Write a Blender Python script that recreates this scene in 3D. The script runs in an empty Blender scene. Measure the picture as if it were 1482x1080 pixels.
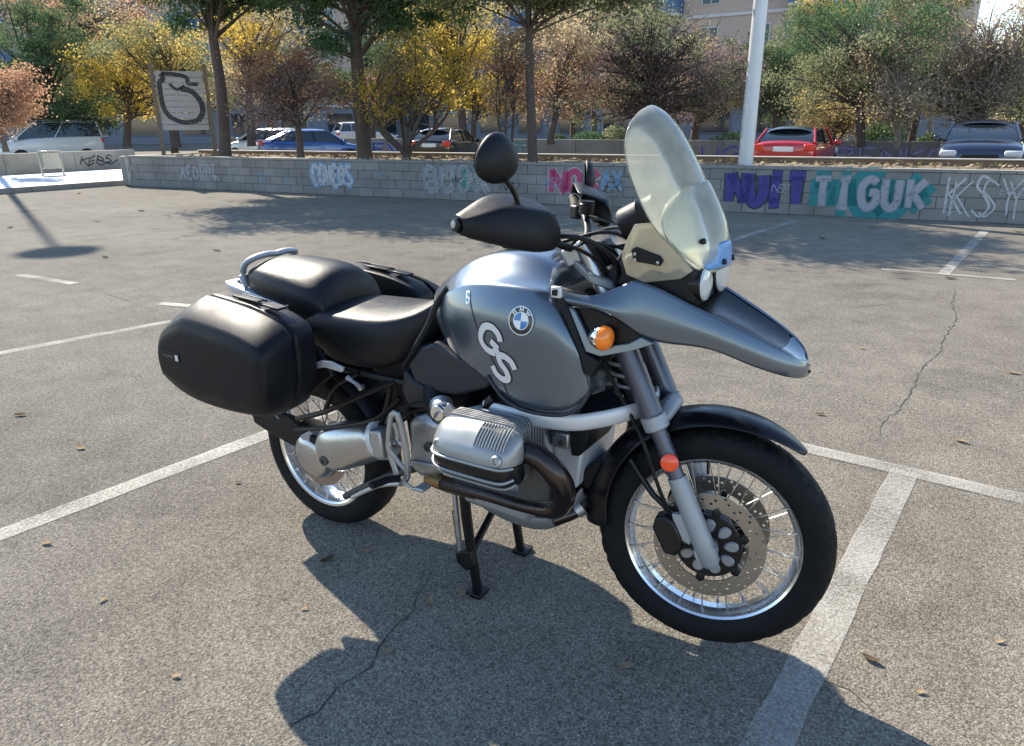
import bpy, bmesh, math, random
import numpy as np
from mathutils import Vector, Matrix
from mathutils.bvhtree import BVHTree
R = math.radians
random.seed(7)
rng = np.random.default_rng(11)
scene = bpy.context.scene
COL = scene.collection

# ---------------------------------------------------------------- camera
cam_data = bpy.data.cameras.new('camera')
cam = bpy.data.objects.new('camera', cam_data)
COL.objects.link(cam)
scene.camera = cam
cam_data.sensor_width = 36.0
cam_data.lens = 25.378
cam_data.clip_start = 0.05
cam_data.clip_end = 2000
CM = ((0.848954, -0.167104, 0.501351), (0.52843, 0.279598, -0.801615), (-0.006223, 0.945464, 0.325668))
cam.matrix_world = Matrix(((CM[0][0], CM[0][1], CM[0][2], 1.98362), (CM[1][0], CM[1][1], CM[1][2], -1.83159),
                           (CM[2][0], CM[2][1], CM[2][2], 1.51496), (0, 0, 0, 1)))

# ---------------------------------------------------------------- sky and sun
SUN_EL, SUN_AZ = R(38.4), R(158.0)          # azimuth counted from +X towards +Y
sun_to = Vector((math.cos(SUN_AZ) * math.cos(SUN_EL), math.sin(SUN_AZ) * math.cos(SUN_EL), math.sin(SUN_EL)))
world = bpy.data.worlds.new('World')
scene.world = world
world.use_nodes = True
wn = world.node_tree
bg = wn.nodes['Background']
sky = wn.nodes.new('ShaderNodeTexSky')
sky.sky_type = 'NISHITA'
sky.sun_disc = False
sky.sun_elevation = SUN_EL
sky.sun_rotation = math.atan2(sun_to.x, sun_to.y)
sky.air_density = 1.0
sky.dust_density = 0.1
sky.ozone_density = 1.6
wn.links.new(sky.outputs[0], bg.inputs[0])
bg.inputs[1].default_value = 0.13
sun_data = bpy.data.lights.new('sun', 'SUN')
sun_data.energy = 5.0
sun_data.angle = R(0.53)
sun_data.color = (1.0, 0.91, 0.76)
sun = bpy.data.objects.new('sun', sun_data)
sun.rotation_mode = 'QUATERNION'
sun.rotation_quaternion = (-sun_to).to_track_quat('-Z', 'Y')
sun.location = (-12, 6, 20)
COL.objects.link(sun)
vs = scene.view_settings
vs.view_transform = 'Standard'
vs.look = 'None'
vs.exposure = 1.34
vs.gamma = 1.0
vs.use_curve_mapping = False
scene.cycles.use_denoising = True
scene.cycles.max_bounces = 8
scene.cycles.transparent_max_bounces = 16

# ---------------------------------------------------------------- helpers
def link_new(o):
    COL.objects.link(o)
    return o

def tag(o, label=None, cat=None, group=None, kind=None):
    if label: o['label'] = label
    if cat: o['category'] = cat
    if group: o['group'] = group
    if kind: o['kind'] = kind
    return o

def empty(name, loc=(0, 0, 0), rz=0.0, parent=None):
    o = bpy.data.objects.new(name, None)
    o.empty_display_size = 0.1
    o.location = loc
    o.rotation_euler = (0, 0, rz)
    COL.objects.link(o)
    if parent: o.parent = parent
    return o

def mesh_obj(name, verts, faces, mat, parent=None, smooth=True, sub=0, bev=0.0, bseg=2, solid=0.0, angle=40, steer=False, creases=None):
    if steer: verts = [SV(v) for v in verts]
    me = bpy.data.meshes.new(name)
    me.from_pydata([tuple(v) for v in verts], [], [tuple(f) for f in faces])
    me.validate()
    bm = bmesh.new(); bm.from_mesh(me)
    bmesh.ops.recalc_face_normals(bm, faces=bm.faces)
    if creases:
        lay = bm.edges.layers.float.new('crease_edge')
        bm.verts.ensure_lookup_table()
        cs = {tuple(sorted(k)): w for k, w in creases.items()}
        for e in bm.edges:
            k = tuple(sorted((e.verts[0].index, e.verts[1].index)))
            if k in cs: e[lay] = cs[k]
    bm.to_mesh(me); bm.free()
    if smooth:
        me.shade_smooth()
        if not sub: me.set_sharp_from_angle(angle=R(angle))
    if isinstance(mat, (list, tuple)):
        for m in mat: me.materials.append(m)
    elif mat: me.materials.append(mat)
    o = bpy.data.objects.new(name, me)
    COL.objects.link(o)
    if parent: o.parent = parent
    if solid:
        md = o.modifiers.new('thick', 'SOLIDIFY'); md.thickness = solid; md.offset = 0
    if bev:
        md = o.modifiers.new('edge', 'BEVEL'); md.width = bev; md.segments = bseg; md.limit_method = 'ANGLE'; md.angle_limit = R(35)
        md.harden_normals = False
    if sub:
        md = o.modifiers.new('sub', 'SUBSURF'); md.levels = sub; md.render_levels = sub
    return o

def catmull(pts, n):
    P = [Vector(p) for p in pts]
    if n <= 1 or len(P) < 3: return P
    out = []
    for i in range(len(P) - 1):
        p0 = P[i - 1] if i > 0 else P[0] * 2 - P[1]
        p1, p2 = P[i], P[i + 1]
        p3 = P[i + 2] if i + 2 < len(P) else P[-1] * 2 - P[-2]
        for k in range(n):
            t = k / n
            out.append(0.5 * ((2 * p1) + (p2 - p0) * t + (2 * p0 - 5 * p1 + 4 * p2 - p3) * t * t + (3 * p1 - p0 - 3 * p2 + p3) * t ** 3))
    out.append(P[-1])
    return out

def tube_geo(pts, r, seg=10, n=4, flat=None, up=(0, 0, 1)):
    """verts/faces of a tube along pts; r scalar or list; flat=(a,b) makes an elliptical section a*r along 'up', b*r across"""
    npts = len(pts)
    P = catmull(pts, n)
    if isinstance(r, (int, float)): rs = [r] * len(P)
    else:
        k = n if (n > 1 and npts > 2) else 1
        rs = []
        for i in range(npts - 1):
            for j in range(k): rs.append(r[i] + (r[i + 1] - r[i]) * j / k)
        rs.append(r[-1])
    V, F = [], []
    prev = None
    for i, p in enumerate(P):
        t = (P[min(i + 1, len(P) - 1)] - P[max(i - 1, 0)]).normalized()
        if flat:
            a = Vector(up); a = (a - t * a.dot(t)).normalized()
        elif prev is None:
            a = Vector((0, 0, 1)) if abs(t.z) < 0.9 else Vector((1, 0, 0))
            a = (a - t * a.dot(t)).normalized()
        else:
            a = (prev - t * prev.dot(t)).normalized()
        prev = a
        b = t.cross(a)
        fa, fb = flat if flat else (1, 1)
        for k in range(seg):
            an = 2 * math.pi * k / seg
            V.append(p + a * math.cos(an) * rs[i] * fa + b * math.sin(an) * rs[i] * fb)
    m = len(P)
    for i in range(m - 1):
        for k in range(seg):
            k2 = (k + 1) % seg
            F.append((i * seg + k, i * seg + k2, (i + 1) * seg + k2, (i + 1) * seg + k))
    F.append(tuple(range(seg - 1, -1, -1)))
    F.append(tuple((m - 1) * seg + k for k in range(seg)))
    return V, F

def tube(name, pts, r, mat, parent=None, seg=10, n=4, flat=None, up=(0, 0, 1), **kw):
    V, F = tube_geo(pts, r, seg, n, flat, up)
    return mesh_obj(name, V, F, mat, parent, **kw)

def frame_from(axis):
    t = Vector(axis).normalized()
    a = Vector((0, 0, 1)) if abs(t.z) < 0.9 else Vector((1, 0, 0))
    a = (a - t * a.dot(t)).normalized()
    return t, a, t.cross(a)

def lathe_geo(profile, origin, axis, seg=32, closed=False, arc=None):
    """profile: list of (distance along axis, radius)"""
    t, a, b = frame_from(axis)
    o = Vector(origin)
    V, F = [], []
    n = len(profile)
    for k in range(seg):
        an = 2 * math.pi * k / seg
        d = a * math.cos(an) + b * math.sin(an)
        for s, r in profile: V.append(o + t * s + d * max(r, 1e-5))
    for k in range(seg):
        k2 = (k + 1) % seg
        for i in range(n if closed else n - 1):
            j = (i + 1) % n
            F.append((k * n + i, k * n + j, k2 * n + j, k2 * n + i))
    if not closed:
        for i in (0, n - 1):
            if profile[i][1] > 1e-4: F.append(tuple(k * n + i for k in range(seg)))
    return V, F

def lathe(name, profile, origin, axis, mat, parent=None, seg=32, closed=False, **kw):
    V, F = lathe_geo(profile, origin, axis, seg, closed)
    return mesh_obj(name, V, F, mat, parent, **kw)

BOXF = [(0, 1, 3, 2), (4, 6, 7, 5), (0, 4, 5, 1), (2, 3, 7, 6), (0, 2, 6, 4), (1, 5, 7, 3)]
def box_geo(c, s, rot=None):
    M = rot if rot is not None else Matrix.Identity(3)
    V = []
    for i in (-.5, .5):
        for j in (-.5, .5):
            for k in (-.5, .5): V.append(Vector(c) + M @ Vector((i * s[0], j * s[1], k * s[2])))
    return V, BOXF

def box(name, c, s, mat, parent=None, rot=None, bev=0.0, **kw):
    V, F = box_geo(c, s, rot)
    return mesh_obj(name, V, F, mat, parent, bev=bev, **kw)

def prism(name, pts, off, mat, parent=None, bev=0.0, **kw):
    """closed polygon pts extruded by off"""
    n = len(pts); off = Vector(off)
    V = [Vector(p) for p in pts] + [Vector(p) + off for p in pts]
    F = [tuple(range(n)), tuple(range(2 * n - 1, n - 1, -1))]
    for i in range(n):
        j = (i + 1) % n
        F.append((i, j, n + j, n + i))
    return mesh_obj(name, V, F, mat, parent, bev=bev, **kw)

def loft(name, rings, mat, parent=None, caps=True, close=True, **kw):
    n = len(rings[0])
    V = [Vector(p) for r in rings for p in r]
    F = []
    for i in range(len(rings) - 1):
        for k in range(n if close else n - 1):
            k2 = (k + 1) % n
            F.append((i * n + k, i * n + k2, (i + 1) * n + k2, (i + 1) * n + k))
    if caps and close:
        F.append(tuple(range(n)))
        F.append(tuple((len(rings) - 1) * n + k for k in range(n)))
    return mesh_obj(name, V, F, mat, parent, **kw)

def join_geo(*parts):
    V, F = [], []
    for v, f in parts:
        b = len(V); V += list(v); F += [tuple(i + b for i in q) for q in f]
    return V, F

def mirror(pts): return [Vector((p[0], -p[1], p[2])) for p in pts]
def eul(x, y, z): return (Matrix.Rotation(R(z), 3, 'Z') @ Matrix.Rotation(R(y), 3, 'Y') @ Matrix.Rotation(R(x), 3, 'X'))


# ---------------------------------------------------------------- materials
def nodes_of(m): return m.node_tree.nodes, m.node_tree.links

def mat(name, col, rough=0.5, metal=0.0, coat=0.0, bump=0.0, bscale=200.0, var=0.0, vscale=8.0, rvar=0.0, spec=0.5, trans=0.0, ior=1.45, emit=None, sheen=0.0, coat_rough=0.05, world_co=False):
    m = bpy.data.materials.new(name)
    m.use_nodes = True
    N, L = nodes_of(m)
    b = N['Principled BSDF']
    b.inputs['Base Color'].default_value = (*col, 1)
    b.inputs['Roughness'].default_value = rough
    b.inputs['Metallic'].default_value = metal
    b.inputs['Coat Weight'].default_value = coat
    b.inputs['Coat Roughness'].default_value = coat_rough
    b.inputs['Specular IOR Level'].default_value = spec
    b.inputs['Transmission Weight'].default_value = trans
    b.inputs['IOR'].default_value = ior
    tc = N.new('ShaderNodeTexCoord')
    co = N.new('ShaderNodeNewGeometry').outputs['Position'] if world_co else tc.outputs['Object']
    if var or rvar:
        nz = N.new('ShaderNodeTexNoise'); nz.inputs['Scale'].default_value = vscale; nz.inputs['Detail'].default_value = 6
        L.new(co, nz.inputs['Vector'])
        if var:
            mx = N.new('ShaderNodeMix'); mx.data_type = 'RGBA'
            mx.inputs[6].default_value = (*[c * (1 - var) for c in col], 1)
            mx.inputs[7].default_value = (*[min(1, c * (1 + var)) for c in col], 1)
            L.new(nz.outputs['Fac'], mx.inputs[0]); L.new(mx.outputs[2], b.inputs['Base Color'])
        if rvar:
            mr = N.new('ShaderNodeMapRange'); mr.inputs[1].default_value = 0.3; mr.inputs[2].default_value = 0.7
            mr.inputs[3].default_value = max(0.02, rough - rvar); mr.inputs[4].default_value = min(1, rough + rvar)
            L.new(nz.outputs['Fac'], mr.inputs[0]); L.new(mr.outputs[0], b.inputs['Roughness'])
    if bump:
        n2 = N.new('ShaderNodeTexNoise'); n2.inputs['Scale'].default_value = bscale; n2.inputs['Detail'].default_value = 4
        L.new(co, n2.inputs['Vector'])
        bp = N.new('ShaderNodeBump'); bp.inputs['Strength'].default_value = bump; bp.inputs['Distance'].default_value = 0.002
        L.new(n2.outputs['Fac'], bp.inputs['Height']); L.new(bp.outputs[0], b.inputs['Normal'])
    if emit:
        b.inputs['Emission Color'].default_value = (*emit[0], 1); b.inputs['Emission Strength'].default_value = emit[1]
    return m

M = {}
M['paint'] = mat('grey_metallic_paint', (0.104, 0.133, 0.168), 0.29, 0.72, coat=0.8, rvar=0.02, vscale=5, coat_rough=0.1)
M['paint_dark'] = mat('dark_panel_plastic', (0.022, 0.0235, 0.029), 0.42, 0.1, rvar=0.08, bump=0.15, bscale=900)
M['black'] = mat('black_plastic', (0.0065, 0.007, 0.009), 0.46, rvar=0.1, vscale=20, bump=0.25, bscale=700, spec=0.3)
M['black_gloss'] = mat('black_gloss_plastic', (0.006, 0.0065, 0.008), 0.28, rvar=0.1, vscale=12, coat=0.0, spec=0.38)
M['pannier'] = mat('black_pannier_shell', (0.0075, 0.008, 0.0105), 0.42, rvar=0.1, vscale=9, bump=0.35, bscale=420, spec=0.22)
M['seat'] = mat('black_seat_vinyl', (0.009, 0.0095, 0.0115), 0.40, rvar=0.08, vscale=18, bump=0.5, bscale=380, spec=0.3)
M['rubber'] = mat('tyre_rubber', (0.0065, 0.0065, 0.0075), 0.7, spec=0.25, rvar=0.1, vscale=25, var=0.25, bump=0.2, bscale=500)
M['frame'] = mat('black_painted_steel', (0.0055, 0.0055, 0.0065), 0.4, rvar=0.12, spec=0.35)
M['alu'] = mat('cast_aluminium', (0.38, 0.39, 0.405), 0.42, 0.85, var=0.12, vscale=30, rvar=0.1, bump=0.15, bscale=600)
M['alu_paint'] = mat('silver_painted_casting', (0.56, 0.57, 0.59), 0.4, 0.3, var=0.08, vscale=12, rvar=0.08)
M['grey_slider'] = mat('grey_fork_slider', (0.31, 0.32, 0.34), 0.45, 0.3, var=0.06, vscale=10)
M['fork_dark'] = mat('anodised_dark_tube', (0.10, 0.105, 0.135), 0.35, 0.55, rvar=0.08)
M['polish'] = mat('polished_rim', (0.74, 0.75, 0.77), 0.24, 0.95, rvar=0.08, vscale=40)
M['drive'] = mat('polished_drive_casting', (0.42, 0.43, 0.455), 0.27, 0.92, var=0.06, vscale=12, rvar=0.03)
M['chrome'] = mat('chrome', (0.75, 0.76, 0.78), 0.09, 1.0)
M['spoke'] = mat('steel_spoke', (0.55, 0.56, 0.57), 0.3, 1.0)
M['disc'] = mat('brake_steel', (0.29, 0.262, 0.228), 0.38, 0.9, var=0.15, vscale=40)
M['header'] = mat('heat_stained_steel', (0.055, 0.046, 0.043), 0.28, 0.85, var=0.45, vscale=7, rvar=0.12)
M['brass'] = mat('heat_tinted_pipe', (0.28, 0.19, 0.09), 0.35, 0.9, var=0.35, vscale=18)
M['engine'] = mat('engine_casting', (0.27, 0.275, 0.285), 0.5, 0.5, var=0.18, vscale=18, bump=0.3, bscale=400)
M['engine_dark'] = mat('grimy_engine_casting', (0.07, 0.07, 0.072), 0.55, 0.4, var=0.3, vscale=22)
M['cover'] = mat('valve_cover_silver', (0.28, 0.292, 0.292), 0.38, 0.5, var=0.07, vscale=16, rvar=0.07)
M['bash'] = mat('bash_plate_aluminium', (0.22, 0.225, 0.24), 0.5, 0.55, var=0.15, vscale=10, rvar=0.1)
M['mirror'] = mat('mirror_glass', (0.8, 0.82, 0.84), 0.03, 1.0)
M['dial'] = mat('instrument_face', (0.02, 0.02, 0.022), 0.2)
M['white'] = mat('white_print', (0.75, 0.75, 0.74), 0.4)
M['blue'] = mat('emblem_blue', (0.02, 0.17, 0.42), 0.3, coat=0.6)
M['navy'] = mat('emblem_black', (0.012, 0.012, 0.016), 0.25, coat=0.6)
M['silver_print'] = mat('silver_letter', (0.62, 0.63, 0.65), 0.35, 0.3)
M['orange'] = mat('orange_lens', (0.95, 0.22, 0.012), 0.18, coat=0.6, var=0.15, vscale=60)
M['red_lens'] = mat('red_lens', (0.62, 0.03, 0.012), 0.2, coat=0.5, var=0.15, vscale=80)
M['reflector'] = mat('orange_red_reflector', (0.9, 0.07, 0.012), 0.2, coat=0.6, var=0.15, vscale=200)
M['lamp_glass'] = mat('headlamp_glass', (0.5, 0.52, 0.53), 0.08, 0.0, coat=1.0, var=0.12, vscale=60)
M['sky_patch_blue'] = mat('painted_sky_reflection', (0.085, 0.26, 0.55), 0.3, coat=0.3)  # pale blue standing in for sky reflected in the screen
M['cream'] = mat('yellowed_plastic', (0.34, 0.325, 0.27), 0.25, coat=0.4, var=0.25, vscale=14, rvar=0.08)

def screen_mat(name, col, op, gloss=0.12, scale=9.0):
    m = bpy.data.materials.new(name); m.use_nodes = True
    N, L = nodes_of(m)
    for n in list(N):
        if n.type != 'OUTPUT_MATERIAL': N.remove(n)
    out = [n for n in N if n.type == 'OUTPUT_MATERIAL'][0]
    tr = N.new('ShaderNodeBsdfTransparent'); tr.inputs[0].default_value = (0.93, 0.95, 0.92, 1)
    df = N.new('ShaderNodeBsdfTranslucent'); df.inputs[0].default_value = (*col, 1)
    d2 = N.new('ShaderNodeBsdfDiffuse'); d2.inputs[0].default_value = (*col, 1)
    mm = N.new('ShaderNodeMixShader'); mm.inputs[0].default_value = 0.5
    L.new(df.outputs[0], mm.inputs[1]); L.new(d2.outputs[0], mm.inputs[2])
    tc = N.new('ShaderNodeTexCoord')
    nz = N.new('ShaderNodeTexNoise'); nz.inputs['Scale'].default_value = scale; nz.inputs['Detail'].default_value = 8; nz.inputs['Roughness'].default_value = 0.62
    L.new(tc.outputs['Object'], nz.inputs['Vector'])
    mr = N.new('ShaderNodeMapRange'); mr.inputs[1].default_value = 0.3; mr.inputs[2].default_value = 0.72
    mr.inputs[3].default_value = op * 0.75; mr.inputs[4].default_value = op * 1.3
    L.new(nz.outputs['Fac'], mr.inputs[0])
    mix = N.new('ShaderNodeMixShader'); L.new(mr.outputs[0], mix.inputs[0]); L.new(tr.outputs[0], mix.inputs[1]); L.new(mm.outputs[0], mix.inputs[2])
    gl = N.new('ShaderNodeBsdfGlossy'); gl.inputs['Roughness'].default_value = 0.08; gl.inputs[0].default_value = (0.9, 0.9, 0.9, 1)
    fr = N.new('ShaderNodeFresnel'); fr.inputs['IOR'].default_value = 1.4
    fin = N.new('ShaderNodeMixShader'); L.new(fr.outputs[0], fin.inputs[0]); L.new(mix.outputs[0], fin.inputs[1]); L.new(gl.outputs[0], fin.inputs[2])
    L.new(fin.outputs[0], out.inputs['Surface'])
    return m
M['screen'] = screen_mat('milky_screen', (0.92, 0.89, 0.72), 0.37, scale=13)
M['screen2'] = screen_mat('milky_screen_inner', (0.90, 0.90, 0.80), 0.40, scale=7)
M['screen_side'] = screen_mat('yellowed_screen_side', (0.55, 0.52, 0.42), 0.5, scale=16)

def asphalt_mat():
    m = bpy.data.materials.new('worn_asphalt'); m.use_nodes = True
    N, L = nodes_of(m); b = N['Principled BSDF']
    tc = N.new('ShaderNodeTexCoord')
    def noise(scale, det=4, ro=0.55):
        n = N.new('ShaderNodeTexNoise'); n.inputs['Scale'].default_value = scale; n.inputs['Detail'].default_value = det; n.inputs['Roughness'].default_value = ro
        L.new(tc.outputs['Object'], n.inputs['Vector']); return n
    def ramp(src, stops):
        r = N.new('ShaderNodeValToRGB'); e = r.color_ramp.elements
        e[0].position, e[0].color = stops[0][0], (*stops[0][1], 1); e[1].position, e[1].color = stops[-1][0], (*stops[-1][1], 1)
        for p, c in stops[1:-1]:
            x = e.new(p); x.color = (*c, 1)
        L.new(src, r.inputs[0]); return r
    # stones of the aggregate
    vo = N.new('ShaderNodeTexVoronoi'); vo.inputs['Scale'].default_value = 170; vo.inputs['Randomness'].default_value = 1
    L.new(tc.outputs['Object'], vo.inputs['Vector'])
    st = ramp(vo.outputs['Color'], [(0.0, (0.115, 0.104, 0.085)), (0.35, (0.198, 0.177, 0.144)), (0.7, (0.262, 0.235, 0.192)), (0.93, (0.315, 0.283, 0.228)), (1.0, (0.49, 0.44, 0.36))])
    big = noise(0.35, 5, 0.6); mid = noise(3.5, 5, 0.6); fine = noise(130, 3, 0.6); clm = noise(48, 3, 0.6)
    def mul(a, facsrc, lo, hi, f0=0.3, f1=0.7):
        mr = N.new('ShaderNodeMapRange'); mr.inputs[1].default_value = f0; mr.inputs[2].default_value = f1; mr.inputs[3].default_value = lo; mr.inputs[4].default_value = hi
        L.new(facsrc, mr.inputs[0])
        v = N.new('ShaderNodeVectorMath'); v.operation = 'SCALE'
        L.new(a, v.inputs[0]); L.new(mr.outputs[0], v.inputs['Scale']); return v.outputs[0]
    colr = mul(st.outputs['Color'], big.outputs['Fac'], 0.82, 1.18)
    colr = mul(colr, mid.outputs['Fac'], 0.85, 1.15)
    colr = mul(colr, fine.outputs['Fac'], 0.62, 1.28)
    colr = mul(colr, clm.outputs['Fac'], 0.8, 1.18)
    # pits between the stones
    pit = ramp(vo.outputs['Distance'], [(0.0, (1, 1, 1)), (0.45, (1, 1, 1)), (0.8, (0.55, 0.55, 0.56))])
    mx = N.new('ShaderNodeMix'); mx.data_type = 'RGBA'; mx.blend_type = 'MULTIPLY'; mx.inputs[0].default_value = 0.85
    L.new(colr, mx.inputs[6]); L.new(pit.outputs['Color'], mx.inputs[7])
    # old oil drips and stains
    stn = noise(1.1, 6, 0.7); sr = ramp(stn.outputs['Fac'], [(0.0, (0.62, 0.62, 0.63)), (0.36, (0.78, 0.78, 0.79)), (0.46, (1, 1, 1)), (1, (1, 1, 1))])
    m2 = N.new('ShaderNodeMix'); m2.data_type = 'RGBA'; m2.blend_type = 'MULTIPLY'; m2.inputs[0].default_value = 0.9
    L.new(mx.outputs[2], m2.inputs[6]); L.new(sr.outputs['Color'], m2.inputs[7])
    L.new(m2.outputs[2], b.inputs['Base Color'])
    b.inputs['Roughness'].default_value = 0.82
    b.inputs['Specular IOR Level'].default_value = 0.06
    b.inputs['Diffuse Roughness'].default_value = 0.5
    bp = N.new('ShaderNodeBump'); bp.inputs['Strength'].default_value = 0.6; bp.inputs['Distance'].default_value = 0.004; bp.invert = True
    L.new(vo.outputs['Distance'], bp.inputs['Height'])
    bp2 = N.new('ShaderNodeBump'); bp2.inputs['Strength'].default_value = 0.35; bp2.inputs['Distance'].default_value = 0.006
    L.new(fine.outputs['Fac'], bp2.inputs['Height']); L.new(bp.outputs[0], bp2.inputs['Normal'])
    L.new(bp2.outputs[0], b.inputs['Normal'])
    return m
M['asphalt'] = asphalt_mat()

def worn_paint(name, col, cover=0.5, scale=45.0):
    """paint that has worn off the stones: opaque flecks over bare surface"""
    m = bpy.data.materials.new(name); m.use_nodes = True
    N, L = nodes_of(m); b = N['Principled BSDF']
    out = [n for n in N if n.type == 'OUTPUT_MATERIAL'][0]
    b.inputs['Base Color'].default_value = (*col, 1); b.inputs['Roughness'].default_value = 0.75
    tc = N.new('ShaderNodeTexCoord')
    n1 = N.new('ShaderNodeTexNoise'); n1.inputs['Scale'].default_value = scale; n1.inputs['Detail'].default_value = 6; n1.inputs['Roughness'].default_value = 0.7
    n2 = N.new('ShaderNodeTexNoise'); n2.inputs['Scale'].default_value = 2.2; n2.inputs['Detail'].default_value = 4
    L.new(tc.outputs['Object'], n1.inputs['Vector']); L.new(tc.outputs['Object'], n2.inputs['Vector'])
    ad = N.new('ShaderNodeMath'); ad.operation = 'MULTIPLY_ADD'; ad.inputs[1].default_value = 0.6
    L.new(n2.outputs['Fac'], ad.inputs[0]); L.new(n1.outputs['Fac'], ad.inputs[2])
    mr = N.new('ShaderNodeMapRange'); c0 = 1.02 - cover * 0.45; mr.inputs[1].default_value = c0 - 0.2; mr.inputs[2].default_value = c0 + 0.2
    mr.inputs[3].default_value = 0.05; mr.inputs[4].default_value = 0.8
    L.new(ad.outputs[0], mr.inputs[0])
    tr = N.new('ShaderNodeBsdfTransparent'); mx = N.new('ShaderNodeMixShader')
    L.new(mr.outputs[0], mx.inputs[0]); L.new(tr.outputs[0], mx.inputs[1]); L.new(b.outputs[0], mx.inputs[2]); L.new(mx.outputs[0], out.inputs['Surface'])
    return m
M['line'] = worn_paint('worn_white_line', (0.44, 0.425, 0.385), 0.42, 120)
M['line_faint'] = worn_paint('faint_white_line', (0.42, 0.41, 0.37), 0.3, 120)
M['crack'] = mat('crack_dirt', (0.045, 0.042, 0.038), 0.95)
M['concrete_block'] = mat('concrete_block', (0.20, 0.195, 0.185), 0.85, var=0.45, vscale=1.7, bump=0.6, bscale=60, world_co=True)
M['concrete_block_b'] = mat('concrete_block_pale', (0.222, 0.216, 0.203), 0.85, var=0.45, vscale=1.7, bump=0.6, bscale=60, world_co=True)
M['concrete_block_c'] = mat('concrete_block_dark', (0.19, 0.186, 0.178), 0.85, var=0.45, vscale=1.7, bump=0.6, bscale=60, world_co=True)
M['mortar'] = mat('mortar', (0.165, 0.16, 0.152), 0.95, var=0.45, world_co=True)
M['concrete'] = mat('plain_concrete', (0.33, 0.31, 0.27), 0.85, var=0.45, vscale=1.7, bump=0.4, bscale=40, world_co=True)
M['paving'] = mat('pale_paving', (0.72, 0.71, 0.69), 0.8, var=0.12, vscale=2, bump=0.2, bscale=40)
M['kerb'] = mat('kerb_stone', (0.22, 0.21, 0.20), 0.8, var=0.2, vscale=5)
M['soil'] = mat('planter_soil', (0.12, 0.092, 0.055), 0.95, var=0.5, vscale=9, bump=0.8, bscale=40)
M['brown_edge'] = mat('brown_render', (0.19, 0.125, 0.08), 0.85, var=0.3, vscale=4, bump=0.3, bscale=50)
M['galv'] = mat('pale_galvanised', (0.52, 0.53, 0.55), 0.45, 0.35, var=0.08, vscale=6)
M['wood'] = mat('weathered_wood', (0.16, 0.125, 0.09), 0.85, var=0.3, vscale=12, bump=0.4, bscale=80)
M['slat'] = mat('grey_painted_slat', (0.36, 0.345, 0.34), 0.8, var=0.14, vscale=6)
M['bark'] = mat('bark', (0.085, 0.065, 0.055), 0.95, var=0.45, vscale=10, bump=1.0, bscale=25)
M['bark_pale'] = mat('pale_bark', (0.20, 0.165, 0.13), 0.95, var=0.35, vscale=10, bump=1.0, bscale=25)
M['glass'] = mat('car_glass', (0.012, 0.018, 0.022), 0.05, 0.0, spec=0.8)
M['window'] = mat('window_glass', (0.03, 0.04, 0.05), 0.06, spec=0.7)

def leaf_mat(name, cols, scale=1.6, transl=0.35):
    m = bpy.data.materials.new(name); m.use_nodes = True
    N, L = nodes_of(m)
    for n in list(N):
        if n.type != 'OUTPUT_MATERIAL': N.remove(n)
    out = [n for n in N if n.type == 'OUTPUT_MATERIAL'][0]
    tc = N.new('ShaderNodeTexCoord')
    n1 = N.new('ShaderNodeTexNoise'); n1.inputs['Scale'].default_value = scale; n1.inputs['Detail'].default_value = 8; n1.inputs['Roughness'].default_value = 0.75
    L.new(tc.outputs['Object'], n1.inputs['Vector'])
    r = N.new('ShaderNodeValToRGB'); e = r.color_ramp.elements
    k = len(cols)
    e[0].position, e[0].color = 0.33, (*cols[0], 1); e[1].position, e[1].color = 0.67, (*cols[-1], 1)
    for i, c in enumerate(cols[1:-1]):
        x = e.new(0.33 + 0.34 * (i + 1) / (k - 1)); x.color = (*c, 1)
    L.new(n1.outputs['Fac'], r.inputs[0])
    d = N.new('ShaderNodeBsdfDiffuse'); t = N.new('ShaderNodeBsdfTranslucent'); mx = N.new('ShaderNodeMixShader'); mx.inputs[0].default_value = transl
    L.new(r.outputs[0], d.inputs[0]); L.new(r.outputs[0], t.inputs[0]); L.new(d.outputs[0], mx.inputs[1]); L.new(t.outputs[0], mx.inputs[2]); L.new(mx.outputs[0], out.inputs['Surface'])
    return m
M['needles'] = leaf_mat('pine_needles', [(0.046, 0.090, 0.049), (0.090, 0.158, 0.079), (0.169, 0.236, 0.101)], transl=0.30)
M['olive'] = leaf_mat('olive_leaves', [(0.120, 0.138, 0.078), (0.216, 0.234, 0.126), (0.360, 0.348, 0.204)], transl=0.45)
M['green'] = leaf_mat('green_leaves', [(0.054, 0.084, 0.046), (0.102, 0.144, 0.072), (0.180, 0.222, 0.114)], transl=0.40)
M['yellow'] = leaf_mat('yellow_leaves', [(0.26, 0.19, 0.04), (0.52, 0.38, 0.07), (0.72, 0.52, 0.11)], transl=0.60)
M['yellowgreen'] = leaf_mat('yellow_green_leaves', [(0.24, 0.2, 0.07), (0.42, 0.33, 0.10), (0.6, 0.45, 0.16)], transl=0.58)
M['rust'] = leaf_mat('rusty_leaves', [(0.22, 0.13, 0.085), (0.40, 0.235, 0.155), (0.56, 0.36, 0.24)], transl=0.55)
M['plum'] = leaf_mat('plum_leaves', [(0.144, 0.108, 0.106), (0.240, 0.174, 0.162), (0.384, 0.288, 0.258)], transl=0.40)
M['tan'] = leaf_mat('tan_leaves', [(0.244, 0.208, 0.134), (0.462, 0.376, 0.232), (0.730, 0.583, 0.365)], transl=0.45)
M['dryleaf'] = leaf_mat('dry_leaf', [(0.18, 0.12, 0.07), (0.34, 0.26, 0.17), (0.5, 0.42, 0.31)], scale=9, transl=0.2)
M['dryleaf_dark'] = leaf_mat('dark_dry_leaf', [(0.06, 0.045, 0.03), (0.11, 0.08, 0.05), (0.16, 0.12, 0.08)], scale=9, transl=0.2)


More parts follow.
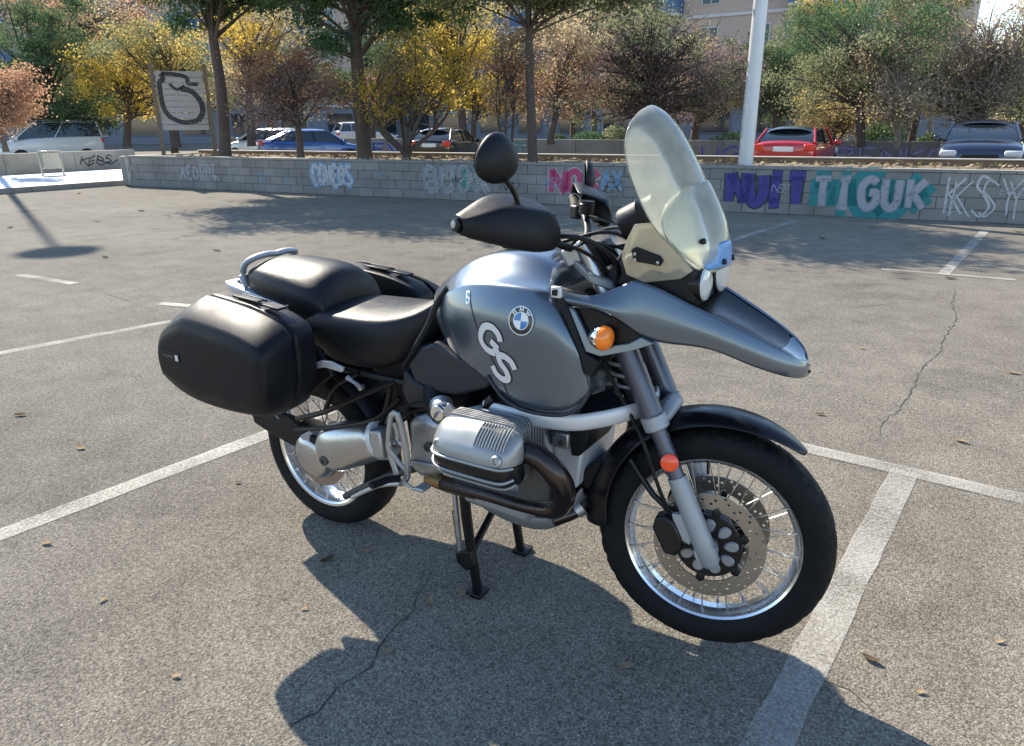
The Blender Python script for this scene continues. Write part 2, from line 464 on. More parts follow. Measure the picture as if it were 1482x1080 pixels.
# ---------------------------------------------------------------- ground, markings
def sheet(name, pts, z, m, kind='structure'):
    o = mesh_obj(name, [(p[0], p[1], z) for p in pts], [tuple(range(len(pts)))], m, smooth=False)
    tag(o, kind=kind); return o
ground = sheet('ground', [(-500, -400), (500, -400), (500, 600), (-500, 600)], 0, M['asphalt'])

def strip(name, a, b, w, z, m):
    a, b = Vector(a[:2]), Vector(b[:2]); d = (b - a).normalized(); n = Vector((-d.y, d.x)) * w / 2
    # slightly irregular edges
    k = max(2, int((b - a).length / .12)); V, F = [], []
    for i in range(k + 1):
        p = a.lerp(b, i / k)
        V += [(*(p - n * (1 + random.uniform(-.07, .07))), z), (*(p + n * (1 + random.uniform(-.07, .07))), z)]
    for i in range(k): F.append((2 * i, 2 * i + 1, 2 * i + 3, 2 * i + 2))
    o = mesh_obj(name, V, F, m, smooth=False); tag(o, kind='structure'); return o
def ext(a, b, f0, f1):
    a, b = Vector(a), Vector(b); return a + (b - a) * f0, a + (b - a) * f1
strip('parking_line', *ext((-3.689, 0.392, 0), (-3.449, 1.52, 0), -3.5, 1.3), .095, .004, M['line_faint'])
strip('parking_line', *ext((-1.041, -0.799, 0), (-0.92, 0.403, 0), -3.0, 2.1), .105, .004, M['line'])
strip('parking_line', *ext((1.926, 1.623, 0), (1.775, -0.211, 0), -.01, 2.4), .112, .004, M['line'])
strip('parking_line', (1.44, 1.67, 0), (3.0, 1.57, 0), .105, .007, M['line'])
strip('parking_line', (-6.682, 1.93, 0), (-5.67, 1.979, 0), .10, .004, M['line_faint'])
strip('parking_line', (-4.092, 1.894, 0), (-3.585, 2.012, 0), .10, .007, M['line_faint'])
strip('parking_line', (1.267, 6.892, 0), (2.489, 6.923, 0), .09, .007, M['line'])
strip('parking_line', *ext((1.856, 6.881, 0), (2.212, 10.8, 0), 0, 1.05), .11, .004, M['line'])
strip('parking_line', *ext((-0.704, 8.16, 0), (-0.414, 10.703, 0), -.5, 1.0), .11, .004, M['line'])
strip('parking_line', (-3.6, 6.8, 0), (-3.3, 10.2, 0), .10, .004, M['line_faint'])
strip('parking_line', (-9.2, 1.2, 0), (-9.0, 2.6, 0), .10, .004, M['line_faint'])

def crack(pts, w0, w1, jit=.012):
    P = []
    for i in range(len(pts) - 1):
        a, b = Vector(pts[i][:2]), Vector(pts[i + 1][:2]); k = max(2, int((b - a).length / .045))
        for j in range(k): P.append(a.lerp(b, j / k) + Vector((random.uniform(-jit, jit), random.uniform(-jit, jit))))
    P.append(Vector(pts[-1][:2]))
    V, F = [], []
    for i, p in enumerate(P):
        t = (P[min(i + 1, len(P) - 1)] - P[max(i - 1, 0)]).normalized(); n = Vector((-t.y, t.x))
        f = i / (len(P) - 1); w = (w0 + (w1 - w0) * f) * random.uniform(.35, 1.2) * min(1, 8 * f + .1, 8 * (1 - f) + .1)
        V += [(*(p - n * w / 2), .0025), (*(p + n * w / 2), .0025)]
    for i in range(len(P) - 1): F.append((2 * i, 2 * i + 1, 2 * i + 3, 2 * i + 2))
    o = mesh_obj('pavement_crack', V, F, M['crack'], smooth=False); tag(o, kind='structure')
crack([(1.986, 6.289, 0), (1.985, 5.463, 0), (2.038, 4.937, 0), (1.972, 4.197, 0), (1.976, 3.802, 0), (1.902, 3.489, 0), (1.871, 3.071, 0), (1.866, 2.784, 0), (1.842, 2.514, 0), (1.776, 2.241, 0), (1.783, 2.085, 0), (1.753, 1.869, 0)], .010, .006)
crack([(0.555, -0.063, 0), (0.601, -0.236, 0), (0.65, -0.314, 0), (0.647, -0.398, 0), (0.659, -0.486, 0), (0.688, -0.541, 0), (0.709, -0.579, 0), (0.682, -0.693, 0), (0.695, -0.747, 0), (0.701, -0.787, 0), (0.678, -0.857, 0), (0.686, -0.927, 0)], .004, .007, .006)
crack([(-4.994, 1.892, 0), (-4.373, 1.791, 0), (-3.819, 1.702, 0)], .012, .006)
crack([(1.829, 0.058, 0), (1.922, 0.051, 0), (2.008, -0.013, 0)], .003, .004, .004)
crack([(1.25, 4.883, 0), (1.531, 5.196, 0), (1.734, 5.376, 0)], .008, .004)

# dead leaves and litter
def dead_leaf(px, size, rz, m, curl=.4):
    V, F = [], []
    for i in range(6):
        f = i / 5; w = math.sin(f * math.pi) ** .7 * .22 * size + .001
        x = (f - .5) * size; z = .006 + curl * size * (.3 * (2 * f - 1) ** 2)
        V += [(x, -w, z + curl * w * .8), (x, 0, z), (x, w, z + curl * w * .9)]
    for i in range(5):
        for j in range(2): F.append((i * 3 + j, i * 3 + j + 1, (i + 1) * 3 + j + 1, (i + 1) * 3 + j))
    o = mesh_obj('fallen_leaf', V, F, m)
    o.location = (px[0], px[1], 0); o.rotation_euler = (random.uniform(-.15, .15), random.uniform(-.15, .15), rz)
    dark = m is M['dryleaf_dark']
    tag(o, 'small dark brown curled leaf lying on the asphalt' if dark else 'small pale dry leaf lying on the asphalt', 'leaf', 'dark fallen leaves' if dark else 'pale fallen leaves')
    return o
LP, LD = M['dryleaf'], M['dryleaf_dark']
for p, s, rz, m in (((0.278, -0.143, 0), .045, .3, LP), ((0.332, -0.496, 0), .028, 1, LP), ((0.666, -0.254, 0), .045, 2.3, LP), ((0.737, -0.162, 0), .05, 0, LP), ((0.708, -0.514, 0), .045, 1.4, LP), ((1.348, -0.194, 0), .05, .5, LP), ((1.956, 0.212, 0), .055, -.3, LD),
                    ((-2.307, -0.125, 0), .07, .6, LD), ((-1.578, -0.191, 0), .06, .2, LP), ((-0.814, -0.736, 0), .045, .4, LP), ((0.193, -0.253, 0), .06, 1.1, LD), ((1.473, 2.161, 0), .05, .3, LD), ((2.135, 2.147, 0), .07, -.3, LP), ((1.926, 6.675, 0), .12, .2, LD), ((0.765, 10.415, 0), .14, .2, LP),
                    ((-11.35, 6.285, 0), .16, .3, LD), ((-10.547, 4.97, 0), .1, 1, LD), ((-10.997, 3.829, 0), .14, .2, LD), ((-6.934, 3.026, 0), .12, .2, LD), ((-6.121, 4.019, 0), .12, .7, LD), ((1.495, 3.611, 0), .05, .4, LP), ((2.383, 3.514, 0), .08, .1, LP), ((2.279, 0.505, 0), .03, .4, LP), ((2.088, 0.144, 0), .03, .4, LP),
                    ((-16.213, 7.761, 0), .14, 0, LD), ((0.322, 8.885, 0), .12, .4, LD), ((2.632, 10.874, 0), .14, .1, LD), ((0.248, -0.911, 0), .03, .5, LP), ((-0.283, -0.82, 0), .03, 1.5, LP), ((-0.598, -0.024, 0), .03, .7, LD), ((-1.82, 0.714, 0), .03, .7, LP)):
    dead_leaf(p, s, rz, m)


# ---------------------------------------------------------------- motorcycle
# bike axis = world X (front at +X), its right side at -Y; rear axle over the origin, front wheel held clear of the ground by the centre stand
LIFT = 0.0657
WB = 1.509
STEER = R(9.77)
_SA = Vector((WB + 0.115, 0, LIFT)); _SK = Vector((-math.sin(R(26)), 0, math.cos(R(26))))
_SR = Matrix.Rotation(STEER, 3, _SK)
def SV(p): return _SA + _SR @ (Vector(p) - _SA)

bike = empty('motorcycle', (0, 0, 0))
tag(bike, 'grey touring motorcycle with tall clear screen and black panniers, propped on its centre stand', 'motorcycle')

AXF = Vector((WB, 0, 0.33 + LIFT)); AXR = Vector((0, 0, 0.32))

def tyre(name, ax, Rr, ri, w, parent, steer, seg=160):
    prof = [(-.40, ri), (-.47, ri + .012), (-.5, ri + (Rr - ri) * .42), (-.47, ri + (Rr - ri) * .66), (-.40, ri + (Rr - ri) * .82), (-.27, ri + (Rr - ri) * .94), (-.1, Rr - .001),
            (.1, Rr - .001), (.27, ri + (Rr - ri) * .94), (.40, ri + (Rr - ri) * .82), (.47, ri + (Rr - ri) * .66), (.5, ri + (Rr - ri) * .42), (.47, ri + .012), (.40, ri)]
    n = len(prof); V, F = [], []
    for k in range(seg):
        an = 2 * math.pi * k / seg
        for i, (s, r) in enumerate(prof):
            rr = r
            if i in (4, 5) and (k + i * 2) % 5 == 0: rr -= .007
            if i in (8, 9) and (k - i * 2 + 2) % 5 == 0: rr -= .007
            if i in (6, 7) and (k + 3) % 5 == 0 and (k // 5) % 2 == i % 2: rr -= .003
            V.append(ax + Vector((math.cos(an) * rr, s * w, math.sin(an) * rr)))
    for k in range(seg):
        k2 = (k + 1) % seg
        for i in range(n):
            j = (i + 1) % n
            F.append((k * n + i, k * n + j, k2 * n + j, k2 * n + i))
    return mesh_obj(name, V, F, M['rubber'], parent, steer=steer, angle=28)

def rim(name, ax, ro, hw, parent, steer, deep=0.03):
    p = [(-hw, ro), (-hw + .003, ro + .001), (-hw + .009, ro - .008), (-hw + .015, ro - .016), (-.014, ro - .024), (.014, ro - .024), (hw - .015, ro - .016), (hw - .009, ro - .008), (hw - .003, ro + .001), (hw, ro),
         (hw - .0015, ro - .013), (hw - .006, ro - .019), (hw - .012, ro - .022), (hw - .02, ro - .025), (.013, ro - deep - .004), (-.013, ro - deep - .004), (-hw + .02, ro - .025), (-hw + .012, ro - .022), (-hw + .006, ro - .019), (-hw + .0015, ro - .013)]
    V, F = lathe_geo(p, ax, (0, 1, 0), 96, closed=True)
    return mesh_obj(name, V, F, M['polish'], parent, steer=steer, angle=25)

def spokes(ax, rh, yh, rr, yr, parent, steer, n=40, thick=.0021):
    for k in range(n):
        side = -1 if k % 2 == 0 else 1
        a0 = 2 * math.pi * k / n
        sw = R(20) * (1 if (k // 2) % 2 == 0 else -1)
        p0 = ax + Vector((math.cos(a0 + sw) * rh, side * yh, math.sin(a0 + sw) * rh))
        p1 = ax + Vector((math.cos(a0) * rr, side * yr, math.sin(a0) * rr))
        V, F = tube_geo([p0, p0.lerp(p1, .93), p0.lerp(p1, .93), p1], [thick, thick, thick * 1.9, thick * 1.9], 6, 1)
        mesh_obj('spoke', V, F, M['spoke'], parent, steer=steer)

def drilled_disc(name, ax, y, r0, r1, parent, steer, nang=72, thick=.005):
    """brake rotor with real drilled holes: polar cells, some of them with an octagonal hole"""
    V, F = [], []; cache = {}
    def vid(a, r):
        key = (round(a, 5) % round(2 * math.pi, 5), round(r, 5))
        if key not in cache:
            cache[key] = len(V); V.append(ax + Vector((math.cos(a) * r, y, math.sin(a) * r)))
        return cache[key]
    rows = 4; dr = (r1 - r0) / rows; da = 2 * math.pi / nang
    for k in range(nang):
        for j in range(rows):
            a, b = k * da, ((k + 1) % nang) * da
            if k == nang - 1: b = 0.0
            am = (k + .5) * da
            ra, rb = r0 + j * dr, r0 + (j + 1) * dr; rm = (ra + rb) / 2
            if (j == 1 and k % 6 in (0,)) or (j == 2 and k % 6 in (2, 5)) or (j == 3 and k % 6 == 3) or (j == 0 and k % 6 == 4):
                ring = [(a, ra), (am, ra), (b, ra), (b, rm), (b, rb), (am, rb), (a, rb), (a, rm)]
                idx = []
                for (aa, r) in ring: idx.append(vid(aa, r))
                hole = []
                for q in range(8):
                    t = math.pi * (1.25 + q * .25)
                    hr = .0043
                    hole.append(len(V)); V.append(ax + Vector((math.cos(am + math.cos(t) * hr / rm) * (rm + math.sin(t) * hr), y, math.sin(am + math.cos(t) * hr / rm) * (rm + math.sin(t) * hr))))
                for q in range(8): F.append((idx[q], idx[(q + 1) % 8], hole[(q + 1) % 8], hole[q]))
            else:
                # share mid points so that neighbours with holes stay closed
                F.append((vid(a, ra), vid(am, ra), vid(b, ra), vid(b, rm), vid(b, rb), vid(am, rb), vid(a, rb), vid(a, rm)))
    return mesh_obj(name, V, F, M['disc'], parent, steer=steer, solid=thick, smooth=False)

# front wheel
fw = empty('front_wheel', (0, 0, 0), parent=bike)
tyre('tyre', AXF, .33, .245, .112, fw, True)
rim('rim', AXF, .2575, .043, fw, True)
spokes(AXF, .052, .036, .235, .034, fw, True)
lathe('hub', [(-.060, .032), (-.058, .045), (-.045, .048), (-.040, .060), (-.032, .060), (-.028, .040), (.028, .040), (.032, .060), (.040, .060), (.045, .048), (.058, .045), (.060, .032)], AXF, (0, 1, 0), M['alu'], fw, 36, steer=True)
for sy in (-1, 1):
    drilled_disc('brake_disc', AXF, sy * .068, .108, .1535, fw, True)
    # rotor carrier: dark ring with petals
    car = lathe('disc_carrier', [(-.004, .030), (-.004, .092), (.004, .092), (.004, .030)], AXF + Vector((0, sy * .070, 0)), (0, 1, 0), M['frame'], fw, 48, closed=True, steer=True)
    for k in range(9):
        a = 2 * math.pi * k / 9 + .2
        c0 = AXF + Vector((math.cos(a) * .062, sy * .076, math.sin(a) * .062))
        V, F = [], []
        e1 = Vector((math.cos(a), 0, math.sin(a))); e2 = Vector((-math.sin(a), 0, math.cos(a)))
        m = 14
        for lay, (sc, dy) in enumerate(((1, 0), (.8, sy * .004))):
            for q in range(m):
                t = 2 * math.pi * q / m
                V.append(c0 + Vector((0, dy, 0)) + e1 * math.cos(t) * .021 * sc + e2 * math.sin(t) * .0155 * sc * (1 + .25 * math.cos(t)))
        F = [(q, (q + 1) % m, m + (q + 1) % m, m + q) for q in range(m)] + [tuple(range(m, 2 * m))]
        mesh_obj('carrier_petal', V, F, M['engine'], fw, steer=True)
    for k in range(6):
        a = 2 * math.pi * k / 6 + .4
        c0 = AXF + Vector((math.cos(a) * .100, sy * .070, math.sin(a) * .100))
        lathe('disc_bobbin', [(-.006, .011), (-.0055, .0125), (.0055, .0125), (.006, .011)], c0, (0, 1, 0), M['frame'], fw, 14, steer=True)
lathe('axle', [(-.128, .008), (-.128, .016), (-.118, .019), (.118, .019), (.128, .016), (.128, .008)], AXF, (0, 1, 0), M['frame'], fw, 20, steer=True)
va = R(98); tube('valve_stem', [AXF + Vector((math.cos(va) * .226, -.008, math.sin(va) * .226)), AXF + Vector((math.cos(va) * .19, -.016, math.sin(va) * .19))], .0045, M['frame'], fw, 8, 1, steer=True)

# rear wheel
rw = empty('rear_wheel', (0, 0, 0), parent=bike)
tyre('tyre', AXR, .32, .224, .152, rw, False)
rim('rim', AXR, .2335, .066, rw, False, deep=.032)
spokes(AXR, .075, .045, .208, .052, rw, False, thick=.0024)
lathe('hub', [(-.055, .05), (-.05, .085), (-.04, .088), (-.03, .06), (.03, .06), (.04, .088), (.05, .085), (.06, .04)], AXR, (0, 1, 0), M['alu'], rw, 36)
lathe('brake_disc', [(-.0025, .09), (-.0025, .138), (.0025, .138), (.0025, .09)], AXR + Vector((0, -.072, 0)), (0, 1, 0), M['disc'], rw, 64, closed=True)

# fork (built straight ahead, turned with the steering)
def FK(t, y, fwd=0.0):     # point on a fork leg: t metres up the leg from the axle
    return AXF + _SK * t + Vector((math.cos(R(26)) * fwd, y, math.sin(R(26)) * fwd))
for sy in (-1, 1):
    y = sy * .107
    leg = empty('fork_leg', (0, 0, 0), parent=bike)
    V, F = tube_geo([FK(-.045, y), FK(-.03, y), FK(.04, y), FK(.2, y), FK(.225, y)], [.018, .027, .029, .0275, .026], 20, 1)
    mesh_obj('slider', V, F, M['grey_slider'], leg, steer=True, bev=.002)
    tube('lower_tube', [FK(.22, y), FK(.40, y)], .0225, M['fork_dark'], leg, 20, 1, steer=True)
    tube('clamp_ring', [FK(.365, y), FK(.37, y), FK(.405, y), FK(.41, y)], [.028, .035, .035, .028], M['grey_slider'], leg, 20, 1, steer=True)
    tube('upper_tube', [FK(.41, y), FK(.70, y)], .0305, M['fork_dark'], leg, 20, 1, steer=True)
    tube('stanchion', [FK(.70, y), FK(.90, y)], .0205, M['drive'], leg, 20, 1, steer=True)
    lathe('reflector', [(-.004, .0), (-.004, .024), (.003, .024), (.006, .018), (.0065, .0)], FK(.275, y + sy * .026, .004), (0.15, sy, 0.1), M['reflector'], leg, 24, steer=True)
    lathe('axle_clamp', [(-.016, .021), (-.016, .031), (.016, .031), (.016, .021)], FK(0, y, 0), (0, 1, 0), M['grey_slider'], leg, 24, closed=True, steer=True)
    # caliper behind the leg
    cc = FK(.075, sy * .100, -.078)
    rot = Matrix.Rotation(R(-26), 3, 'Y')
    cal = [cc + rot @ Vector(v) for v in [(-.034, 0, -.05), (-.012, 0, -.062), (.02, 0, -.05), (.03, 0, -.02), (.028, 0, .03), (.012, 0, .055), (-.018, 0, .058), (-.038, 0, .03)]]
    prism('brake_caliper', [p - Vector((0, .024, 0)) for p in cal], (0, .05, 0), M['black_gloss'], leg, bev=.007, steer=True, bseg=3)
    prism('caliper_bracket', [FK(.12, y - .01, -.02), FK(.06, y - .01, -.01), FK(.03, y - .01, -.035), FK(.06, y - .01, -.06), FK(.13, y - .01, -.05)], (0, .02, 0), M['grey_slider'], leg, bev=.003, steer=True)
tube('fork_bridge', [FK(.385, -.107), FK(.395, -.07, .02), FK(.40, 0, .03), FK(.395, .07, .02), FK(.385, .107)], .022, M['grey_slider'], bike, 14, 4, flat=(1.0, 1.25), up=(0, 0, 1), steer=True)

# front mudguard
def fender_ring(a, r, hw, drop, steps=9):
    out = []
    for k in range(steps):
        t = -1 + 2 * k / (steps - 1)
        rr = r - drop * abs(t) ** 3.2
        out.append(AXF + Vector((math.cos(a) * rr, t * hw, math.sin(a) * rr)))
    return out
rings = []
for k in range(17):
    f = k / 16; a = R(53 + f * 130)
    r = .372 + .012 * math.sin(f * math.pi)
    hw = (.035 + .047 * min(1, f * 5)) if f < .2 else .082
    drop = .012 + .028 * min(1, f * 2.2) + (.05 * max(0, (f - .55)) / .45)
    if k == 0: r, hw = .368, .02
    rings.append(fender_ring(a, r, hw, drop))
fen = loft('front_mudguard', rings, M['black_gloss'], bike, caps=False, close=False, solid=.004, steer=True, sub=1)
for sy in (-1, 1):
    tube('mudguard_stay', [AXF + Vector((-.235, sy * .084, .22)), AXF + Vector((-.16, sy * .092, .13)), AXF + Vector((-.09, sy * .098, .085))], .009, M['frame'], bike, 8, 2, steer=True)
    tube('mudguard_stay', [AXF + Vector((-.14, sy * .086, .28)), AXF + Vector((-.10, sy * .094, .17)), AXF + Vector((-.07, sy * .098, .10))], .010, M['frame'], bike, 8, 2, steer=True)
    tube('brake_hose', [FK(.09, sy * .098, -.06), FK(.2, sy * .12, -.055), FK(.34, sy * .13, -.045), FK(.42, sy * .10, -.06), FK(.58, sy * .09, -.08), FK(.72, sy * .05, -.08)], .0055, M['frame'], bike, 8, 4, steer=True)

# ---------------- fuel tank
tank_cols = [
 [(.575, 0, 1.02), (.585, .05, 1.018), (.60, .08, 1.008), (.615, .105, .995), (.64, .128, .965), (.655, .137, .94), (.668, .135, .912), (.67, .10, .90)],
 [(.64, 0, 1.075), (.645, .06, 1.073), (.665, .105, 1.055), (.685, .145, 1.035), (.71, .176, .985), (.725, .184, .94), (.738, .180, .872), (.73, .12, .86)],
 [(.73, 0, 1.135), (.735, .075, 1.133), (.755, .125, 1.100), (.775, .178, 1.075), (.805, .212, 1.02), (.822, .222, .95), (.838, .214, .842), (.83, .14, .83)],
 [(.83, 0, 1.168), (.835, .085, 1.166), (.85, .14, 1.120), (.862, .200, 1.098), (.89, .234, 1.035), (.91, .242, .95), (.93, .234, .808), (.92, .16, .79)],
 [(.92, 0, 1.176), (.925, .088, 1.174), (.935, .145, 1.122), (.95, .212, 1.104), (.972, .244, 1.04), (.99, .252, .95), (1.004, .240, .772), (.995, .17, .755)],
 [(1.0, 0, 1.165), (1.0, .085, 1.163), (1.01, .145, 1.118), (1.025, .214, 1.106), (1.05, .243, 1.045), (1.08, .251, .95), (1.10, .237, .768), (1.09, .17, .752)],
 [(1.05, 0, 1.13), (1.05, .08, 1.13), (1.06, .142, 1.106), (1.08, .207, 1.102), (1.108, .234, 1.05), (1.155, .241, .955), (1.172, .226, .792), (1.155, .16, .775)],
 [(1.065, 0, 1.085), (1.065, .07, 1.09), (1.075, .135, 1.088), (1.095, .195, 1.088), (1.125, .218, 1.045), (1.19, .222, .955), (1.21, .206, .838), (1.195, .14, .825)],
]
V, F, CR = [], [], {}
rows = len(tank_cols[0]); nr = 2 * rows - 1
for col in tank_cols:
    right = [(x, -y, z) for x, y, z in col]; left = col[1:]
    V += list(reversed(right)) + left          # bottom right ... top centre ... bottom left
for i in range(len(tank_cols) - 1):
    for k in range(nr - 1): F.append((i * nr + k, i * nr + k + 1, (i + 1) * nr + k + 1, (i + 1) * nr + k))
for i in (0, len(tank_cols) - 1):
    F.append(tuple(i * nr + k for k in range(nr)))
for i in range(len(tank_cols) - 1):
    for k, w in ((rows - 1 - 6, .95), (rows - 1 + 6, .95), (rows - 1 - 3, .55), (rows - 1 + 3, .55), (rows - 1 - 1, .3), (rows - 1 + 1, .3)):
        CR[(i * nr + k, (i + 1) * nr + k)] = w
for k in range(nr - 1):
    CR[((len(tank_cols) - 1) * nr + k, (len(tank_cols) - 1) * nr + k + 1)] = .8
    CR[(k, k + 1)] = .6
tank = mesh_obj('fuel_tank', V, F, M['paint'], bike, sub=3, creases=CR)
bpy.context.view_layer.update()
_dg = bpy.context.evaluated_depsgraph_get()
_ev = tank.evaluated_get(_dg); _me = _ev.to_mesh()
TANK_BVH = BVHTree.FromPolygons([v.co.copy() for v in _me.vertices], [tuple(p.vertices) for p in _me.polygons])
_ev.to_mesh_clear()
def on_tank(x, z, off=.0015):
    h = TANK_BVH.ray_cast(Vector((x, -.6, z)), Vector((0, 1, 0)))
    if h[0] is None: return Vector((x, -.24, z))
    n = h[1]
    if n.y > 0: n = -n
    return h[0] + n * off

def disc_on_tank(name, cx, cz, r0, r1, a0, a1, m, parent, off, seg=24, sq=1.0):
    V, F = [], []
    rr = [r0, (r0 + r1) / 2, r1]
    for k in range(seg + 1):
        a = a0 + (a1 - a0) * k / seg
        for r in rr: V.append(on_tank(cx + math.cos(a) * r, cz + math.sin(a) * r * sq, off))
    for k in range(seg):
        for j in range(2): F.append((k * 3 + j, k * 3 + j + 1, (k + 1) * 3 + j + 1, (k + 1) * 3 + j))
    return mesh_obj(name, V, F, m, parent, angle=60)

def stroke2d(pts, w, step=None):
    """ribbon outline along a 2-D polyline; returns verts2d, faces"""
    P = catmull([(p[0], p[1], 0) for p in pts], 5)
    V, F = [], []
    for i, p in enumerate(P):
        t = (P[min(i + 1, len(P) - 1)] - P[max(i - 1, 0)]); t.normalize()
        n = Vector((-t.y, t.x, 0))
        ww = w if not isinstance(w, (list, tuple)) else w[0] + (w[1] - w[0]) * i / (len(P) - 1)
        V += [p - n * ww / 2, p, p + n * ww / 2]
    for i in range(len(P) - 1):
        for j in range(2): F.append((i * 3 + j, i * 3 + j + 1, (i + 1) * 3 + j + 1, (i + 1) * 3 + j))
    return V, F

# roundel
RX, RZ, RRad = (1.02, -0.252, 1.021)[0], (1.02, -0.252, 1.021)[2], .0375
emb = disc_on_tank('roundel_emblem', RX, RZ, .0001, RRad, 0, 2 * math.pi, M['navy'], bike, .0025, 40)
disc_on_tank('roundel_rim', RX, RZ, RRad * .95, RRad * 1.03, 0, 2 * math.pi, M['silver_print'], emb, .0034, 40)
disc_on_tank('roundel_rim', RX, RZ, RRad * .575, RRad * .635, 0, 2 * math.pi, M['silver_print'], emb, .0034, 40)
for q in range(4):
    disc_on_tank('roundel_quarter', RX, RZ, .0001, RRad * .58, q * math.pi / 2, (q + 1) * math.pi / 2, M['white'] if q % 2 == 0 else M['blue'], emb, .0032, 8)
GLY = {
 'B': [[(0, 0), (0, 1)], [(0, 1), (.5, .95), (.55, .6), (.1, .52)], [(.1, .52), (.65, .45), (.6, .05), (0, 0)]],
 'M': [[(0, 0), (.1, 1)], [(.1, 1), (.45, .25), (.8, 1)], [(.8, 1), (.9, 0)]],
 'W': [[(0, 1), (.25, 0)], [(.25, 0), (.5, .8), (.75, 0)], [(.75, 0), (1, 1)]],
}
for ch, ang in (('B', 133), ('M', 90), ('W', 47)):
    Vv, Ff = [], []
    for st in GLY[ch]:
        v, f = stroke2d(st, .2); b = len(Vv)
        for p in v:
            lx, lz = (p.x - .45) * .0125, (p.y - .5) * .0105
            a = R(ang) ; rr = RRad * .80 + lz; aa = a - lx / (RRad * .8)
            Vv.append(on_tank(RX + math.cos(aa) * rr, RZ + math.sin(aa) * rr, .0042))
        Ff += [tuple(i + b for i in q) for q in f]
    mesh_obj('roundel_letter', Vv, Ff, M['white'], emb)

# GS lettering down the side of the tank
def tank_letters(strokes, origin, ux, uz, size, w, m, name, off, parent):
    Vv, Ff = [], []
    for st in strokes:
        v, f = stroke2d(st, w); b = len(Vv)
        for p in v:
            q = origin[0] + ux[0] * p.x * size + uz[0] * p.y * size, origin[1] + ux[1] * p.x * size + uz[1] * p.y * size
            Vv.append(on_tank(q[0], q[1], off))
        Ff += [tuple(i + b for i in t) for t in f]
    return mesh_obj(name, Vv, Ff, m, parent)
G_ST = [[(.92, .80), (.74, .97), (.40, .98), (.12, .75), (.06, .42), (.16, .12), (.45, .0), (.78, .10), (.88, .22)], [(.88, .22), (.92, .46)], [(.56, .46), (.96, .46)]]
S_ST = [[(.90, .84), (.66, .99), (.34, .95), (.14, .76), (.30, .57), (.62, .47), (.80, .28), (.66, .06), (.32, .0), (.04, .14)]]
g0 = (0.911, -0.252, 0.967); g1 = (0.96, -0.252, 0.891)
for nm, st, (ox, oz) in (('letter_g', G_ST, (g0[0] - .042, g0[2] - .020)), ('letter_s', S_ST, (g1[0] - .044, g1[2] - .020))):
    ux = (math.cos(R(-34)) * 1.12, math.sin(R(-34)) * 1.12); uz = (.42, .86)
    o = tank_letters(st, (ox, oz), ux, uz, .072, .36, M['navy'], 'tank_letter', .0012, bike)
    tank_letters(st, (ox, oz), ux, uz, .072, .25, M['silver_print'], 'letter_face', .0022, o)
# slanting seam and small maker's plate on the tank flank
V, F = stroke2d([(p[0], p[2]) for p in ((0.818, -0.23, 1.07), (0.873, -0.24, 0.97), (0.933, -0.245, 0.88), (0.974, -0.24, 0.801))], .0045)
mesh_obj('tank_seam', [on_tank(p.x, p.y, .0012) for p in V], F, M['paint_dark'], bike)
pc = (0.82, -0.22, 1.054)
V, F = stroke2d([(pc[0] - .004, pc[2] + .017), (pc[0] + .004, pc[2] - .017)], .017)
plt = mesh_obj('tank_plate', [on_tank(p.x, p.y, .002) for p in V], F, M['white'], bike)
for dz in (.008, -.007):
    V, F = stroke2d([(pc[0] - .002, pc[2] + dz + .003), (pc[0] + .003, pc[2] + dz - .004)], .009)
    mesh_obj('plate_mark', [on_tank(p.x, p.y, .003) for p in V], F, M['blue'], plt)
# lower lip of the tank and filler cap
for sy in (-1, 1):
    tube('tank_lip', [(x, sy * (y - .004), z - .002) for x, y, z in ((.90, .237, .845), (.93, .236, .81), (.96, .239, .785), (1.004, .242, .771), (1.05, .241, .766), (1.10, .239, .768), (1.145, .233, .776), (1.175, .226, .793), (1.197, .215, .822), (1.207, .208, .85))], .0058, M['paint_dark'], bike, 8, 4)
lathe('filler_cap', [(0, .045), (.006, .045), (.010, .038), (.011, 0)], (.86, 0, 1.172), (-.1, 0, 1), M['black_gloss'], bike, 28)
# recess behind the steering head and the cover round it
prism('steering_cover', [(1.05, -.13, 1.10), (1.17, -.13, 1.08), (1.24, -.12, 1.02), (1.22, -.12, .90), (1.10, -.13, .94)], (0, .26, 0), M['black'], bike, bev=.012)

# ---------------- beak / front fairing
bc = [((1.12, -0.205, 1.108), (1.135, -0.213, 1.075)), ((1.181, -0.2, 1.098), (1.21, -0.205, 1.072)), ((1.225, -0.19, 1.105), (1.273, -0.195, 1.053)), ((1.306, -0.165, 1.151), (1.329, -0.18, 1.01)), ((1.366, -0.155, 1.132), (1.38, -0.168, 0.993)),
      ((1.426, -0.143, 1.103), (1.446, -0.152, 0.995)), ((1.5, -0.124, 1.07), (1.509, -0.132, 0.988)), ((1.573, -0.106, 1.038), (1.579, -0.112, 0.958)), ((1.644, -0.084, 1.003), (1.648, -0.088, 0.936)), ((1.689, -0.054, 0.974), (1.693, -0.056, 0.921)), ((1.708, 0, 0.948), (1.716, 0, 0.917))]
def beak_row(cr, lo):
    cr, lo = Vector(cr), Vector(lo)
    m1 = cr.lerp(lo, .33); m2 = cr.lerp(lo, .7)
    s = 1 if cr.y <= 0 else -1
    k = min(1, abs(cr.y) / .1)
    e = Vector((.006, 0, 0)) * (1 - k)
    return [cr + Vector((0, .012 * k * s, -.004)), cr, m1 + Vector((0, -.009 * k * s, 0)) + e, m2 + Vector((0, -.010 * k * s, 0)) + e, lo, lo + Vector((0, .014 * k * s, .004))]
rings = [beak_row(*b) for b in bc]
rings += [[Vector((p.x, -p.y, p.z)) for p in r] for r in reversed(rings[:-1])]
CR = {}
nn = len(rings[0])
